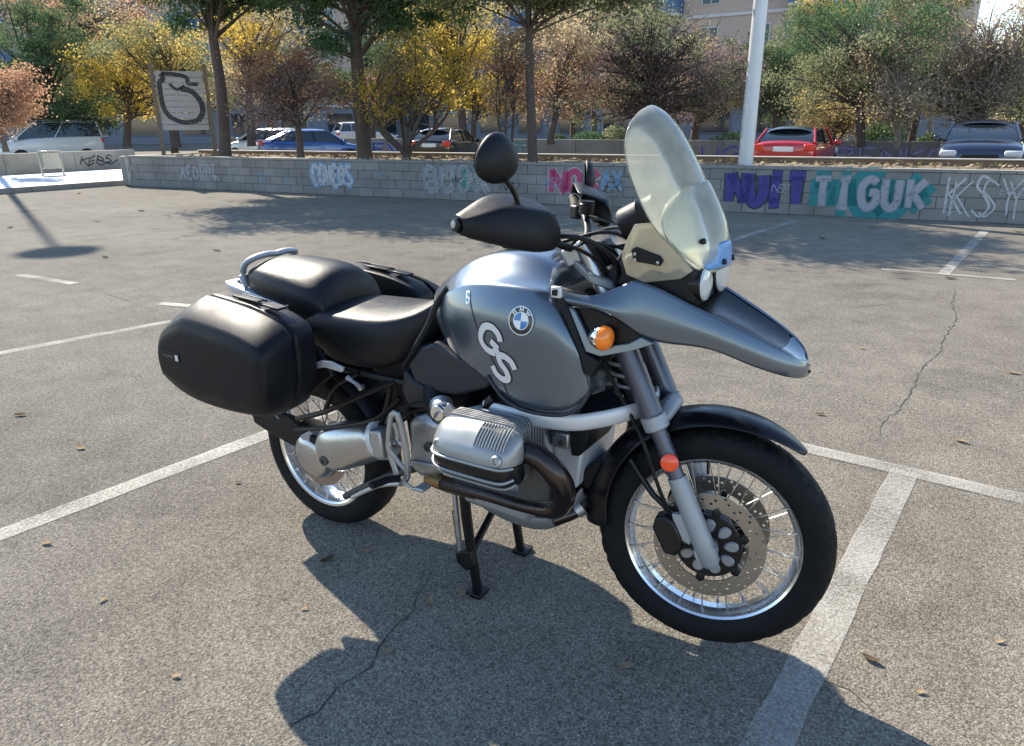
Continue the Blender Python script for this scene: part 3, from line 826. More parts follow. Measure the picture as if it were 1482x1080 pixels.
for i in range(len(rings) - 1):
    CR[(i * nn + 1, (i + 1) * nn + 1)] = .92; CR[(i * nn + 4, (i + 1) * nn + 4)] = .9
for q_ in range(1, 4):
    for r_ in (3, len(rings) - 4): CR[(r_ * nn + q_, r_ * nn + q_ + 1)] = .75
beak = loft('front_beak', rings, M['paint'], bike, caps=False, close=False, sub=2, solid=0, creases=CR)
# black centre of the beak between the painted flanks
inner = []
for q_, (cr, lo) in enumerate(bc[2:]):
    c = Vector(cr); hw = abs(c.y); dp = (.020, .030, .036, .036, .030, .024, .018, .012, .004)[q_]
    inner.append([Vector((c.x, -hw + .004, c.z - .004)), Vector((c.x + .004, -hw * .5, c.z - dp * .8)), Vector((c.x + .006, 0, c.z - dp)), Vector((c.x + .004, hw * .5, c.z - dp * .8)), Vector((c.x, hw - .004, c.z - .004))])
loft('beak_centre_panel', inner[:7], M['black_gloss'], bike, caps=False, close=False, sub=1)
loft('beak_nose_panel', inner[6:], M['paint'], bike, caps=False, close=False, sub=1)
under = []
for cr, lo in bc[3:]:
    c = Vector(lo); hw = abs(c.y)
    under.append([Vector((c.x, -hw + .006, c.z + .004)), Vector((c.x, 0, c.z + .02)), Vector((c.x, hw - .006, c.z + .004))])
loft('beak_underside', under, M['black'], bike, caps=False, close=False, sub=1, solid=.003)
for sy in (1, -1):
    def S(p): return Vector((p[0], p[1] * sy, p[2]))
    prism('indicator_recess', [S(p) for p in ((1.142, -0.195, 1.065), (1.189, -0.195, 0.952), (1.297, -0.188, 0.973), (1.348, -0.18, 0.997), (1.315, -0.18, 1.023), (1.263, -0.185, 1.049), (1.203, -0.19, 1.066))], (0, sy * .03, 0), M['black_gloss'], bike, bev=.003)
    prism('indicator_panel', [S(p) for p in ((1.14, -0.215, 1.074), (1.191, -0.215, 0.956), (1.238, -0.213, 0.948), (1.32, -0.2, 0.974), (1.372, -0.18, 0.995), (1.336, -0.185, 1.009), (1.308, -0.195, 0.991), (1.238, -0.207, 0.974), (1.206, -0.21, 0.985), (1.165, -0.212, 1.057))], (0, sy * .012, 0), M['paint'], bike, bev=.003)
    ic = S((1.249, -0.225, 1.004)); ax = Vector((.97, -.16 * sy, .02))
    ind = lathe('turn_signal', [(-.034, .004), (-.032, .016), (-.022, .026), (-.006, .0315), (0, .0325)], ic, ax, M['chrome'], bike, 24)
    lathe('signal_lens', [(.0005, .032), (.012, .031), (.020, .025), (.0245, .014), (.026, .0)], ic, ax, M['orange'], ind, 24)
    tube('signal_stalk', [ic - ax.normalized() * .026, ic + Vector((-.03, sy * .03, .004))], .008, M['black'], ind, 8, 1)
    prism('tank_side_trim', [S(p) for p in ((1.105, -0.222, 1.099), (1.135, -0.222, 1.092), (1.2, -0.224, 0.954), (1.238, -0.22, 0.937), (1.22, -0.222, 0.889), (1.202, -0.226, 0.902), (1.18, -0.226, 0.964))], (0, sy * .03, 0), M['black'], bike, bev=.003)
    cb = S((1.117, -0.226, 1.107)); box('fairing_clip', cb, (.03, .014, .03), M['alu_paint'], bike, bev=.004)
    box('clip_screw', cb + Vector((-.002, -sy * .009, 0)), (.015, .006, .016), M['black'], bike, bev=.002)

# ---------------- headlamps, screen and painted sky reflection
prism('headlamp_housing', [(1.24, -.14, 1.19), (1.30, -.145, 1.22), (1.40, -.14, 1.20), (1.452, -.12, 1.18), (1.455, -.12, 1.09), (1.40, -.13, 1.06), (1.27, -.14, 1.085)], (0, .28, 0), M['black'], bike, bev=.02, bseg=3)
for (px, py, yy, r) in ((1.449, 1.138, -.080, .045), (1.453, 1.156, .050, .064)):
    hl = lathe('headlamp', [(-.02, r * 1.04), (.004, r * 1.04), (.007, r * .98), (.007, r * .9)], (px, yy, py), (1, 0, .05), M['black_gloss'], bike, 32)
    lathe('headlamp_lens', [(.006, r * .97), (.012, r * .9), (.018, r * .55), (.02, .0)], (px, yy, py), (1, 0, .05), M['lamp_glass'], hl, 32)
def screen_grid(rows, nseg=14, dx=0.0, power=2.0):
    G_ = []
    for z, xa, hw, sag in rows:
        r = []
        for k in range(nseg + 1):
            t = -1 + 2 * k / nseg
            r.append(Vector((xa + dx - sag * abs(t) ** power, t * hw, z - .012 * t * t)))
        G_.append(r)
    return G_
main_rows = [(1.185, 1.462, .075, .016), (1.215, 1.464, .125, .04), (1.255, 1.459, .175, .075), (1.30, 1.442, .197, .094), (1.35, 1.418, .202, .098), (1.40, 1.391, .199, .098), (1.45, 1.362, .188, .092), (1.495, 1.333, .165, .076), (1.53, 1.304, .13, .05), (1.552, 1.276, .082, .022), (1.559, 1.256, .04, .008)]
loft('windscreen', screen_grid(main_rows), M['screen'], bike, caps=False, close=False, solid=.004, sub=1)
sec_rows = [(1.168, 1.466, .085, .024), (1.195, 1.470, .13, .05), (1.235, 1.466, .165, .078), (1.28, 1.452, .182, .095), (1.325, 1.432, .168, .088), (1.36, 1.412, .13, .06), (1.382, 1.398, .07, .022)]
loft('screen_deflector', screen_grid(sec_rows, dx=.014), M['screen2'], bike, caps=False, close=False, solid=.004, sub=1)
for sy in (-1, 1):
    for (yy, zz, xx) in ((.105, 1.245, 1.448), (.035, 1.188, 1.483)):
        lathe('screen_bolt', [(-.012, .004), (0, .0075), (.006, .0075), (.008, .004)], (xx, sy * yy, zz), (.9, sy * .35, .2), M['frame'], bike, 12)
    side = [(p[0], p[1] * -sy, p[2]) for p in ((1.274, -0.165, 1.239), (1.297, -0.17, 1.284), (1.345, -0.17, 1.291), (1.399, -0.168, 1.241), (1.446, -0.155, 1.182), (1.417, -0.155, 1.159), (1.327, -0.162, 1.142), (1.28, -0.165, 1.157), (1.265, -0.165, 1.198))]
    prism('screen_side_panel', side, (0, -sy * .006, 0), M['screen_side'], bike, bev=.002)
    slot = [(p[0], p[1] * -sy, p[2]) for p in ((1.293, -0.175, 1.224), (1.306, -0.175, 1.231), (1.368, -0.172, 1.213), (1.377, -0.172, 1.202), (1.369, -0.172, 1.188), (1.3, -0.175, 1.195))]
    prism('screen_bracket', slot, (0, -sy * .008, 0), M['black'], bike, bev=.003)
    for q in ((1.307, -0.18, 1.214), (1.308, -0.18, 1.2), (1.366, -0.178, 1.198)):
        lathe('bracket_screw', [(0, .004), (.003, .004), (.0035, 0)], (q[0], q[1] * -sy, q[2]), (0, sy, 0), M['alu'], bike, 10)
# sky reflection at the foot of the screen, painted as a pale blue patch
sky_patch = [[Vector((1.489 - .10 * (yy / .12) ** 2 * (.45 + .3 * f) - .002 * f, yy, 1.172 + (.075 - .35 * abs(yy + .02)) * f)) for yy in (-.10, -.07, -.035, 0, .03, .06)] for f in (0, .5, 1)]
loft('screen_sky_patch', sky_patch, M['sky_patch_blue'], bike, caps=False, close=False, sub=1, solid=.004)

# ---------------- instruments and handlebar
for (xx, yy, zz, r) in ((1.25, -.052, 1.275, .046), (1.25, .055, 1.285, .046)):
    d = lathe('instrument_dial', [(.05, .02), (.03, r), (-.02, r * 1.05), (-.028, r * 1.0), (-.028, r * .9)], (xx, yy, zz), (.86, 0, .5), M['black'], bike, 28)
    lathe('dial_face', [(-.026, 0), (-.026, r * .92)], (xx, yy, zz), (.86, 0, .5), M['dial'], d, 28)
    tube('dial_stalk', [(xx + .02, yy, zz - .03), (1.29, yy * .6, 1.19)], .012, M['black'], d, 8, 1)
hb = [(.972, -.438, 1.286), (1.03, -.30, 1.268), (1.068, -.17, 1.228), (1.075, -.07, 1.195), (1.055, .05, 1.192), (1.02, .14, 1.218), (.93, .28, 1.256), (.825, .425, 1.27)]
tube('handlebar', hb, .0115, M['frame'], bike, 12, 5)
box('handlebar_clamp', (1.075, -.05, 1.172), (.05, .055, .055), M['alu'], bike, rot=eul(0, -25, 10), bev=.008)
box('handlebar_clamp', (1.05, .055, 1.172), (.05, .055, .055), M['alu'], bike, rot=eul(0, -25, 10), bev=.008)
prism('fork_top_yoke', [SV((1.14, -.15, 1.135)), SV((1.20, -.12, 1.115)), SV((1.22, 0, 1.105)), SV((1.20, .12, 1.115)), SV((1.14, .15, 1.135)), SV((1.06, .06, 1.165)), SV((1.05, 0, 1.17)), SV((1.06, -.06, 1.165))], (0.01, 0, -.028), M['engine'], bike, bev=.006)
def guard(sy, bar_end, inner_end):
    b0, b1 = Vector(bar_end), Vector(inner_end)
    ex = (b1 - b0); L_ = ex.length; ex.normalize()
    fwd = Vector((0, 0, 1)).cross(ex) * (1 if sy > 0 else -1)
    if fwd.x < 0: fwd = -fwd
    fwd = (fwd + Vector((0, 0, -.12))).normalized()
    up = Vector((0, 0, 1))
    rings = []
    for f, top, ft, fr, fb, bot, bb in ((-.05, .018, .006, .022, .026, -.016, .012), (.03, .028, .008, .040, .046, -.024, .026), (.24, .058, .008, .066, .080, -.028, .058), (.42, .076, .008, .082, .102, -.033, .080), (.68, .076, .010, .092, .114, -.036, .096), (.92, .073, .012, .094, .112, -.030, .098), (1.03, .066, .020, .088, .104, -.018, .092)):
        p = b0 + ex * L_ * f
        rings.append([p + up * top + fwd * (ft - .018), p + up * (top + .004) + fwd * ft, p + up * (top * .8) + fwd * fr, p + up * (top * .25) + fwd * fb, p + up * (bot * .6) + fwd * (fb * .95), p + up * bot + fwd * bb, p + up * (bot - .002) + fwd * (bb - .03)])
    CRg = {}
    for i in range(len(rings) - 1):
        for k, w in ((2, .85), (5, .9), (1, .4)): CRg[(i * 7 + k, (i + 1) * 7 + k)] = w
    g = loft('hand_guard', rings, M['black'], bike, caps=False, close=False, sub=2, solid=.004, creases=CRg)
    lathe('bar_end', [(-.014, .006), (-.012, .016), (.012, .019), (.03, .019)], b0 - ex * .006, ex, M['frame'], bike, 18)
    lathe('bar_end_cap', [(-.016, .0), (-.0155, .009), (-.011, .009)], b0 - ex * .006, ex, M['engine'], bike, 14)
    tube('grip', [b0 + ex * .02, b0 + ex * .15], .0175, M['rubber'], bike, 14, 1)
    tube('brake_lever' if sy < 0 else 'clutch_lever', [b0 + ex * .04 + fwd * .055, b0 + ex * .12 + fwd * .06, b0 + ex * .2 + fwd * .03], .007, M['alu'], bike, 8, 3)
    return g
guard(-1, (hb[0][0], hb[0][1], hb[0][2] + .006), (1.048, -.232, 1.262))
guard(1, hb[-1], (.955, .205, 1.245))
# switch blocks, reservoir, cables
box('switch_block', (1.035, -.265, 1.258), (.045, .055, .045), M['black'], bike, rot=eul(0, 0, 20), bev=.008)
box('switch_block', (.925, .275, 1.25), (.045, .055, .045), M['black'], bike, rot=eul(0, 0, -30), bev=.008)
lathe('brake_reservoir', [(0, .02), (.002, .024), (.03, .024), (.032, .022), (.04, .022), (.041, 0)], (1.07, -.20, 1.262), (.1, 0, 1), M['frame'], bike, 20)
box('lever_mount', (1.09, -.215, 1.245), (.05, .05, .03), M['alu'], bike, rot=eul(10, 20, 30), bev=.008)
lathe('clutch_reservoir', [(0, .02), (.002, .024), (.03, .024), (.032, .022), (.04, .022), (.041, 0)], (.99, .19, 1.255), (.1, 0, 1), M['frame'], bike, 20)
for pts, r in (([(1.07, -.22, 1.245), (1.17, -.18, 1.24), (1.23, -.11, 1.17), (1.21, -.08, 1.06), (1.18, -.06, .98)], .0065), ([(1.06, -.25, 1.24), (1.14, -.16, 1.21), (1.19, -.10, 1.15), (1.18, -.07, 1.06)], .005),
               ([(.96, .25, 1.24), (1.10, .19, 1.23), (1.21, .11, 1.16), (1.22, .06, 1.04)], .006), ([(1.08, -.14, 1.22), (1.20, -.10, 1.25), (1.28, -.06, 1.2), (1.30, -.05, 1.12)], .005),
               ([(1.03, .1, 1.2), (1.15, .06, 1.24), (1.26, .03, 1.22), (1.28, .03, 1.12)], .005)):
    tube('control_cable', pts, r, M['frame'], bike, 8, 5)
box('ignition_block', (1.14, -.02, 1.175), (.07, .09, .07), M['black'], bike, rot=eul(0, -25, 10), bev=.012)
prism('fairing_stay', [(1.16, -.09, 1.10), (1.30, -.11, 1.12), (1.31, -.11, 1.24), (1.25, -.09, 1.23)], (0, .18, 0), M['black'], bike, bev=.01)
for q in range(6):
    a = (1.09 + .012 * q, -.12 + .03 * q, 1.20); b = (1.19 + .006 * q, -.09 + .03 * q, 1.15 + .01 * q); c = (1.22, -.08 + .025 * q, 1.07)
    tube('wiring', [a, ((a[0] + b[0]) / 2, a[1] - .01, 1.23 - .008 * q), b, c], .0045, M['frame'], bike, 6, 4)
# mirrors
def mirror_geo(name, c, face, w, h, stem, parent):
    f = Vector(face).normalized(); s = Vector((0, 0, 1)).cross(f).normalized(); u = f.cross(s)
    c = Vector(c)
    rings = []
    for d, k in ((-.002, 1.0), (.006, 1.02), (.018, .93), (.028, .70), (.034, .38), (.036, .06)):
        r = []
        for q in range(20):
            t = 2 * math.pi * q / 20
            rx = math.cos(t); ry = math.sin(t)
            r.append(c - f * d + s * rx * w * k * (1 - .20 * ry) + u * ry * h * k)
        rings.append(r)
    o = loft(name, rings, M['black'], parent, sub=1)
    V = [c + f * .0035 + s * math.cos(2 * math.pi * q / 24) * w * .93 * (1 - .2 * math.sin(2 * math.pi * q / 24)) + u * math.sin(2 * math.pi * q / 24) * h * .93 for q in range(24)]
    mesh_obj('mirror_glass', V, [tuple(range(24))], M['mirror'], o)
    tube('mirror_stem', stem, .007, M['frame'], o, 8, 3)
    return o
mc = Vector((1.046, -0.4, 1.443))
mirror_geo('mirror', mc, (-.97, .26, .02), .064, .058, [mc + Vector((.012, .02, -.045)), mc + Vector((.02, .055, -.085)), (1.075, -.315, 1.27)], bike)
ml = Vector((0.877, 0.4, 1.347))
mirror_geo('mirror', ml, (-.86, -.5, .02), .062, .056, [ml + Vector((.01, -.02, -.045)), ml + Vector((.01, -.05, -.09)), (.92, .29, 1.265)], bike)

# ---------------- seats
def seat_loft(name, st, parent):
    rings = []
    for x, hw, zc, ze, zb in st:
        rings.append([Vector((x, -hw * .86, zb)), Vector((x, -hw, zb + (ze - zb) * .35)), Vector((x, -hw * 1.01, zb + (ze - zb) * .78)), Vector((x, -hw * .90, ze)), Vector((x, -hw * .5, zc - (zc - ze) * .2)), Vector((x, 0, zc)),
                      Vector((x, hw * .5, zc - (zc - ze) * .2)), Vector((x, hw * .90, ze)), Vector((x, hw * 1.01, zb + (ze - zb) * .78)), Vector((x, hw, zb + (ze - zb) * .35)), Vector((x, hw * .86, zb)), Vector((x, 0, zb))])
    CR = {}
    n = 12
    for i in range(len(rings) - 1):
        for k in (0, 10): CR[(i * n + k, (i + 1) * n + k)] = .7
        for k in (3, 7): CR[(i * n + k, (i + 1) * n + k)] = .55
    return loft(name, rings, M['seat'], parent, sub=2, creases=CR)
seat_loft('passenger_seat', [(-.272, .07, 1.0, .985, .945), (-.25, .115, 1.036, 1.01, .93), (-.17, .155, 1.062, 1.028, .91), (-.05, .168, 1.066, 1.018, .885), (.06, .170, 1.062, 1.004, .865), (.12, .168, 1.055, .99, .855), (.158, .156, 1.038, .972, .86), (.176, .146, .99, .95, .87), (.180, .138, .93, .915, .88)], bike)
seat_loft('rider_seat', [(.045, .13, .90, .885, .82), (.09, .16, .935, .915, .785), (.18, .178, .938, .914, .755), (.30, .188, .942, .918, .745), (.42, .186, .944, .922, .755), (.50, .172, .958, .935, .785), (.565, .145, .985, .955, .84), (.62, .115, 1.02, .99, .895), (.66, .095, 1.05, 1.03, .94)], bike)
V, F = tube_geo([(0.698, -0.135, 1.056), (0.666, -0.15, 1.005), (0.643, -0.165, 0.941), (0.592, -0.175, 0.858), (0.541, -0.17, 0.792)], .010, 8, 4)
mesh_obj('seat_trim', V, F, M['black'], bike)

# ---------------- panniers and rack
def pannier(sy):
    base = [(-.298, .70), (-.312, .81), (-.262, .925), (-.13, .985), (.07, .970), (.225, .938), (.262, .895), (.268, .78), (.252, .69), (.195, .630), (.02, .610), (-.18, .620)]
    cx, cz = -.02, .79
    top_y = {}
    def ring(y, kx, kz, dz=0.0, dx=0.0): return [Vector((cx + dx + (x - cx) * kx, sy * y, cz + dz + (z - cz) * kz)) for x, z in base]
    root = empty('pannier', (0, 0, 0), parent=bike)
    def rloft(name, rings, m, cre):
        n = len(base); CR = {}
        for ri, w in cre.items():
            for k in range(n): CR[(ri * n + k, ri * n + (k + 1) % n)] = w
        for i in range(len(rings) - 1):
            for k in (0, 3, 6, 9): CR[(i * n + k, (i + 1) * n + k)] = .8
        return loft(name, rings, m, root, sub=2, creases=CR)
    rloft('pannier_shell', [ring(.262, .90, .90), ring(.268, .97, .97), ring(.30, .99, .99), ring(.354, 1, 1)], M['pannier'], {1: .5, 3: .9})
    loft('pannier_seam', [ring(.352, .978, .978), ring(.366, .978, .978)], M['frame'], root, sub=1)
    lid = rloft('pannier_lid', [ring(.363, .97, .97), ring(.3645, 1.0, 1.0), ring(.39, 1.0, .985, -.004), ring(.442, .985, .90, -.012), ring(.476, .95, .76, -.012), ring(.488, .885, .56, -.008), ring(.492, .5, .3, -.008)], M['pannier'], {1: .9, 4: .85, 5: .8})
    z0 = .982
    rot = eul(0, 4, 0)
    box('handle_recess', (.02, sy * .315, z0 - .0035), (.10, .026, .006), M['frame'], root, rot=rot, bev=.002)
    box('handle_rim', (.02, sy * .333, z0 - .002), (.125, .006, .008), M['black'], root, rot=rot, bev=.002)
    box('handle_rim', (.02, sy * .297, z0 - .003), (.125, .006, .008), M['black'], root, rot=rot, bev=.002)
    box('latch', (.14, sy * .318, z0 - .014), (.075, .04, .008), M['pannier'], root, rot=eul(0, 6, 0), bev=.003)
    for dx in (-.03, .085, .165): lathe('latch_screw', [(0, .004), (.003, .004), (.0035, 0)], (.005 + dx, sy * .292, z0 - .004 - dx * .07), (0, 0, 1), M['frame'], root, 8)
    bpy.context.view_layer.update()
    e_ = lid.evaluated_get(bpy.context.evaluated_depsgraph_get()); m_ = e_.to_mesh()
    tree_ = BVHTree.FromPolygons([v.co.copy() for v in m_.vertices], [tuple(p.vertices) for p in m_.polygons]); e_.to_mesh_clear()
    o_ = Vector((-.545, sy * .75, .80))
    def on_lid(a, b, off):
        d_ = Vector((.62, -sy * .62, 0)).normalized(); s_ = Vector((.7, sy * .7, 0)) * -1
        h = tree_.ray_cast(o_ + Vector((s_.x * a, s_.y * a, b)), d_)
        return h[0] + h[1] * (off if h[1].dot(d_) < 0 else -off) if h[0] else Vector((-.24, sy * .45, .8 + b))
    for nm, a0, a1, b0, b1, m, off in (('pannier_badge', -.10, -.03, -.026, .012, 'frame', .0015), ('badge_mark', -.097, -.085, -.018, .002, 'silver_print', .003), ('badge_mark', -.078, -.036, -.011, -.003, 'engine_dark', .003)):
        VV = [on_lid(a0 + (a1 - a0) * i / 4, b0 + (b1 - b0) * j / 2, off) for i in range(5) for j in range(3)]
        mesh_obj(nm, VV, [(i * 3 + j, i * 3 + j + 1, i * 3 + j + 4, i * 3 + j + 3) for i in range(4) for j in range(2)], M[m], root)
    return root
pr = pannier(-1); pannier(1)
rk = empty('luggage_rack', (0, 0, 0), parent=bike)
prism('rack_plate', [(-.385, -.105, .958), (-.385, .105, .958), (-.30, .15, .962), (-.05, .17, .93), (.02, .17, .92), (.02, .14, .92), (-.28, .115, .957), (-.35, .08, .958), (-.35, -.08, .958), (-.28, -.115, .957), (.02, -.14, .92), (.02, -.17, .92), (-.05, -.17, .93), (-.30, -.15, .962)], (0, 0, -.022), M['alu_paint'], rk, bev=.004)
hoop = [Vector(p) for p in ((-0.238, -0.12, 0.954), (-0.254, -0.12, 0.994), (-0.245, -0.115, 1.032), (-0.216, -0.095, 1.057), (-0.202, -0.045, 1.066), (-0.206, 0, 1.062))]
hoop = hoop + [Vector((p.x, -p.y, p.z)) for p in reversed(hoop[:-1])]
tube('grab_hoop', hoop, .0155, M['grey_slider'], rk, 12, 4, flat=(.75, 1.1))
for sy in (-1, 1):
    box('pannier_mount_blocker', (-.06, sy * .212, .872), (.40, .105, .022), M['black'], bike, rot=eul(0, 5, 0), bev=.004)  # added plate, stops sun shining through between seat and pannier
    box('pannier_mount_blocker', (-.02, sy * .235, .78), (.05, .03, .20), M['black'], bike, bev=.004)
for sy in (-1, 1):
    prism('tail_sun_blocker', [(-.32, sy * .19, .90), (-.34, sy * .19, .84), (-.26, sy * .2, .68), (-.05, sy * .2, .60), (.12, sy * .2, .62), (.26, sy * .19, .72), (.20, sy * .185, .80), (-.05, sy * .185, .885)], (0, sy * .02, 0), M['black'], bike, bev=.006)  # added panel behind the pannier, blocks sun rays to fill the bike's shadow
tail = empty('tail_unit', (0, 0, 0), parent=bike)
prism('tail_cover', [(-.30, -.11, .935), (-.36, -.09, .90), (-.34, -.09, .83), (-.1, -.12, .80), (.2, -.13, .77), (.2, -.13, .9), (-.1, -.12, .93)], (0, .22, 0), M['black'], tail, bev=.012)
box('tail_lamp', (-.365, 0, .865), (.03, .15, .06), M['red_lens'], tail, bev=.012)
prism('rear_mudguard', [(-.30, -.075, .83), (-.36, -.075, .82), (-.46, -.075, .60), (-.47, -.075, .50), (-.455, -.075, .50), (-.43, -.075, .60), (-.32, -.075, .76)], (0, .15, 0), M['black'], tail, bev=.006)
for sy in (-1, 1):
    sg = lathe('rear_turn_signal', [(-.03, .006), (-.02, .022), (0, .028)], (-.33, sy * .17, .90), (-1, sy * .3, 0), M['black'], tail, 16)
    lathe('signal_lens', [(.0005, .028), (.012, .024), (.018, 0)], (-.33, sy * .17, .90), (-1, sy * .3, 0), M['orange'], sg, 16)

# splash guard and calliper beside the rear tyre
prism('splash_guard', [(-0.315, -0.118, 0.427), (-0.235, -0.118, 0.467), (-0.095, -0.118, 0.462), (0.005, -0.118, 0.404), (0.073, -0.118, 0.395), (0.016, -0.118, 0.35), (-0.076, -0.118, 0.339), (-0.212, -0.118, 0.366), (-0.305, -0.118, 0.393)], (0, .028, 0), M['black'], bike, bev=.004)
prism('rear_caliper', [(-0.045, -0.125, 0.396), (0.012, -0.125, 0.431), (0.069, -0.125, 0.422), (0.065, -0.125, 0.387), (0.003, -0.125, 0.364)], (0, .05, 0), M['grey_slider'], bike, bev=.006)
box('caliper_pad', (0.062, -0.14, 0.412), (.045, .02, .03), M['black'], bike, rot=eul(0, 15, 0), bev=.005)
tube('guard_stay', [(-0.187, -0.13, 0.481), (-0.137, -0.13, 0.452)], .004, M['alu'], bike, 6, 1)

# ---------------- rear drive and swing arm
rear_c, mid_c, fr_c = Vector((0.162, -0.135, 0.403)), Vector((0.27, -0.14, 0.45)), Vector((0.411, -0.145, 0.503))
rings = []
def oval(c, ry, rz, ax=Vector((1, 0, .2)), n=20):
    t, a, b = frame_from(ax)
    return [c + a * math.sin(2 * math.pi * k / n) * rz + b * math.cos(2 * math.pi * k / n) * ry for k in range(n)]
axd = (fr_c - rear_c).normalized()
for c, ry, rz in ((rear_c - axd * .072, .018, .022), (rear_c - axd * .066, .042, .05), (rear_c - axd * .045, .055, .078), (rear_c - axd * .01, .062, .092), (rear_c + axd * .04, .064, .094), (mid_c, .060, .086), (fr_c - axd * .05, .054, .076), (fr_c, .050, .068)):
    rings.append(oval(c, ry, rz, axd))
sw = loft('swing_arm', rings, M['drive'], bike, sub=1)
lathe('swing_arm_collar', [(-.012, .062), (-.01, .075), (.012, .075), (.014, .062)], fr_c, axd, M['alu_paint'], sw, 28)
lathe('pivot_bolt', [(0, .019), (.006, .019), (.008, .012), (.008, .007), (.002, .006)], Vector((0.157, -0.192, 0.373)), (0, -1, 0), M['engine_dark'], sw, 20)
fd = lathe('final_drive', [(-.135, 0), (-.133, .05), (-.12, .082), (-.095, .098), (-.07, .104), (-.04, .09)], AXR, (0, 1, 0), M['drive'], bike, 40)
tube('torque_arm', [(0.152, -0.1, 0.185), (0.379, -0.11, 0.332), (0.509, -0.11, 0.398)], .014, M['engine_dark'], bike, 10, 1)
# rear shock
tube('shock_body', [(.28, 0, .42), (.38, 0, .74)], .028, M['frame'], bike, 14, 1)
coil = [Vector((.30, 0, .48)) + Vector((.10, 0, .24)) * (k / 96) + Vector((math.cos(k * .46) * .042, math.sin(k * .46) * .042, 0)) for k in range(97)]
tube('shock_spring', coil, .006, M['frame'], bike, 8, 1)

# subframe, pannier carriers
sf = empty('subframe', (0, 0, 0), parent=bike)
for sy in (-1, 1):
    def S(p): return (p[0], p[1] * -sy, p[2])
    for pts, r in (([(0.11, -0.2, 0.752), (0.296, -0.185, 0.742), (0.46, -0.165, 0.734), (0.563, -0.15, 0.729)], .011), ([(0.036, -0.19, 0.51), (0.183, -0.19, 0.568), (0.35, -0.185, 0.656), (0.495, -0.165, 0.731)], .010),
                   ([(-0.002, -0.17, 0.451), (0.223, -0.17, 0.512), (0.402, -0.165, 0.58), (0.495, -0.15, 0.671)], .008), ([(0.47, -0.155, 0.74), (0.451, -0.155, 0.651), (0.397, -0.155, 0.527)], .010),
                   ([(0.183, -0.19, 0.568), (0.254, -0.195, 0.676), (0.363, -0.19, 0.743)], .009), ([(0.515, -0.14, 0.743), (0.526, -0.14, 0.637), (0.533, -0.13, 0.51)], .014), ([(0.383, -0.15, 0.519), (0.527, -0.15, 0.621), (0.643, -0.15, 0.664)], .008)):
        tube('frame_tube', [S(p) for p in pts], r, M['frame'], sf, 8, 3)
prism('pannier_lock_lever', [(0.159, -0.235, 0.784), (0.18, -0.235, 0.773), (0.195, -0.235, 0.759), (0.239, -0.235, 0.778), (0.281, -0.235, 0.78), (0.335, -0.235, 0.768), (0.327, -0.235, 0.752), (0.252, -0.235, 0.756), (0.202, -0.235, 0.743), (0.161, -0.235, 0.726)], (0, .012, 0), M['alu_paint'], bike, bev=.002)
tube('silver_fitting', [(0.318, -0.2, 0.723), (0.345, -0.2, 0.711), (0.377, -0.2, 0.698)], [.010, .006, .009], M['alu'], bike, 8, 1)
lathe('rod_joint', [(-.008, .010), (.008, .010)], (0.377, -0.2, 0.698), (0, 1, 0), M['alu'], bike, 12)
# airbox, battery tray, inner mudguard: dark bulk under the seat
prism('airbox', [(.34, -.125, .78), (.70, -.125, .90), (.78, -.125, .82), (.74, -.125, .66), (.60, -.125, .60), (.42, -.125, .63)], (0, .25, 0), M['black'], bike, bev=.015)
rings = []
for k in range(9):
    a = R(25 + k * 14)
    rings.append([AXR + Vector((math.cos(a) * r_, yy, math.sin(a) * r_)) for r_, yy in ((.37, -.105), (.40, -.08), (.405, 0), (.40, .08), (.37, .105))])
loft('inner_mudguard', rings, M['black'], bike, caps=False, close=False, sub=1, solid=.004)
# dark side panel under the tank
prism('side_panel', [(0.569, -0.185, 0.805), (0.637, -0.19, 0.874), (0.673, -0.19, 0.893), (0.895, -0.2, 0.827), (0.879, -0.198, 0.79), (0.758, -0.192, 0.741), (0.704, -0.19, 0.734), (0.593, -0.185, 0.755)], (0, .05, 0), M['paint_dark'], bike, bev=.008, bseg=3)
prism('side_panel', mirror([(0.569, -0.185, 0.805), (0.637, -0.19, 0.874), (0.673, -0.19, 0.893), (0.895, -0.2, 0.827), (0.879, -0.198, 0.79), (0.758, -0.192, 0.741), (0.704, -0.19, 0.734), (0.593, -0.185, 0.755)]), (0, -.05, 0), M['paint_dark'], bike, bev=.008, bseg=3)
prism('intake_housing', [(0.53, -0.165, 0.777), (0.58, -0.17, 0.748), (0.689, -0.17, 0.722), (0.633, -0.165, 0.663), (0.543, -0.16, 0.642), (0.512, -0.16, 0.701)], (0, .06, 0), M['paint_dark'], bike, bev=.01)


# ---------------- engine
eng = empty('engine', (0, 0, 0), parent=bike)
prism('crankcase', [(.68, -.15, .44), (.70, -.15, .64), (.80, -.15, .70), (1.02, -.15, .70), (1.06, -.15, .62), (1.05, -.15, .42), (.98, -.15, .34), (.74, -.15, .35)], (0, .30, 0), M['engine'], eng, bev=.02, bseg=3)
prism('front_cover', [(1.046, -0.12, 0.667), (1.138, -0.12, 0.679), (1.149, -0.12, 0.608), (1.138, -0.12, 0.504), (1.098, -0.12, 0.47), (1.069, -0.12, 0.52), (1.054, -0.12, 0.596)], (0, .24, 0), M['alu_paint'], eng, bev=.008)
box('cover_boss', (1.089, -0.135, 0.652), (.055, .02, .05), M['alu'], eng, bev=.006)
for p in ((1.096, -0.148, 0.648), (1.07, -0.148, 0.67)): lathe('cover_bolt', [(0, .008), (.004, .008), (.005, .004)], p, (0, -1, 0), M['engine_dark'], eng, 12)
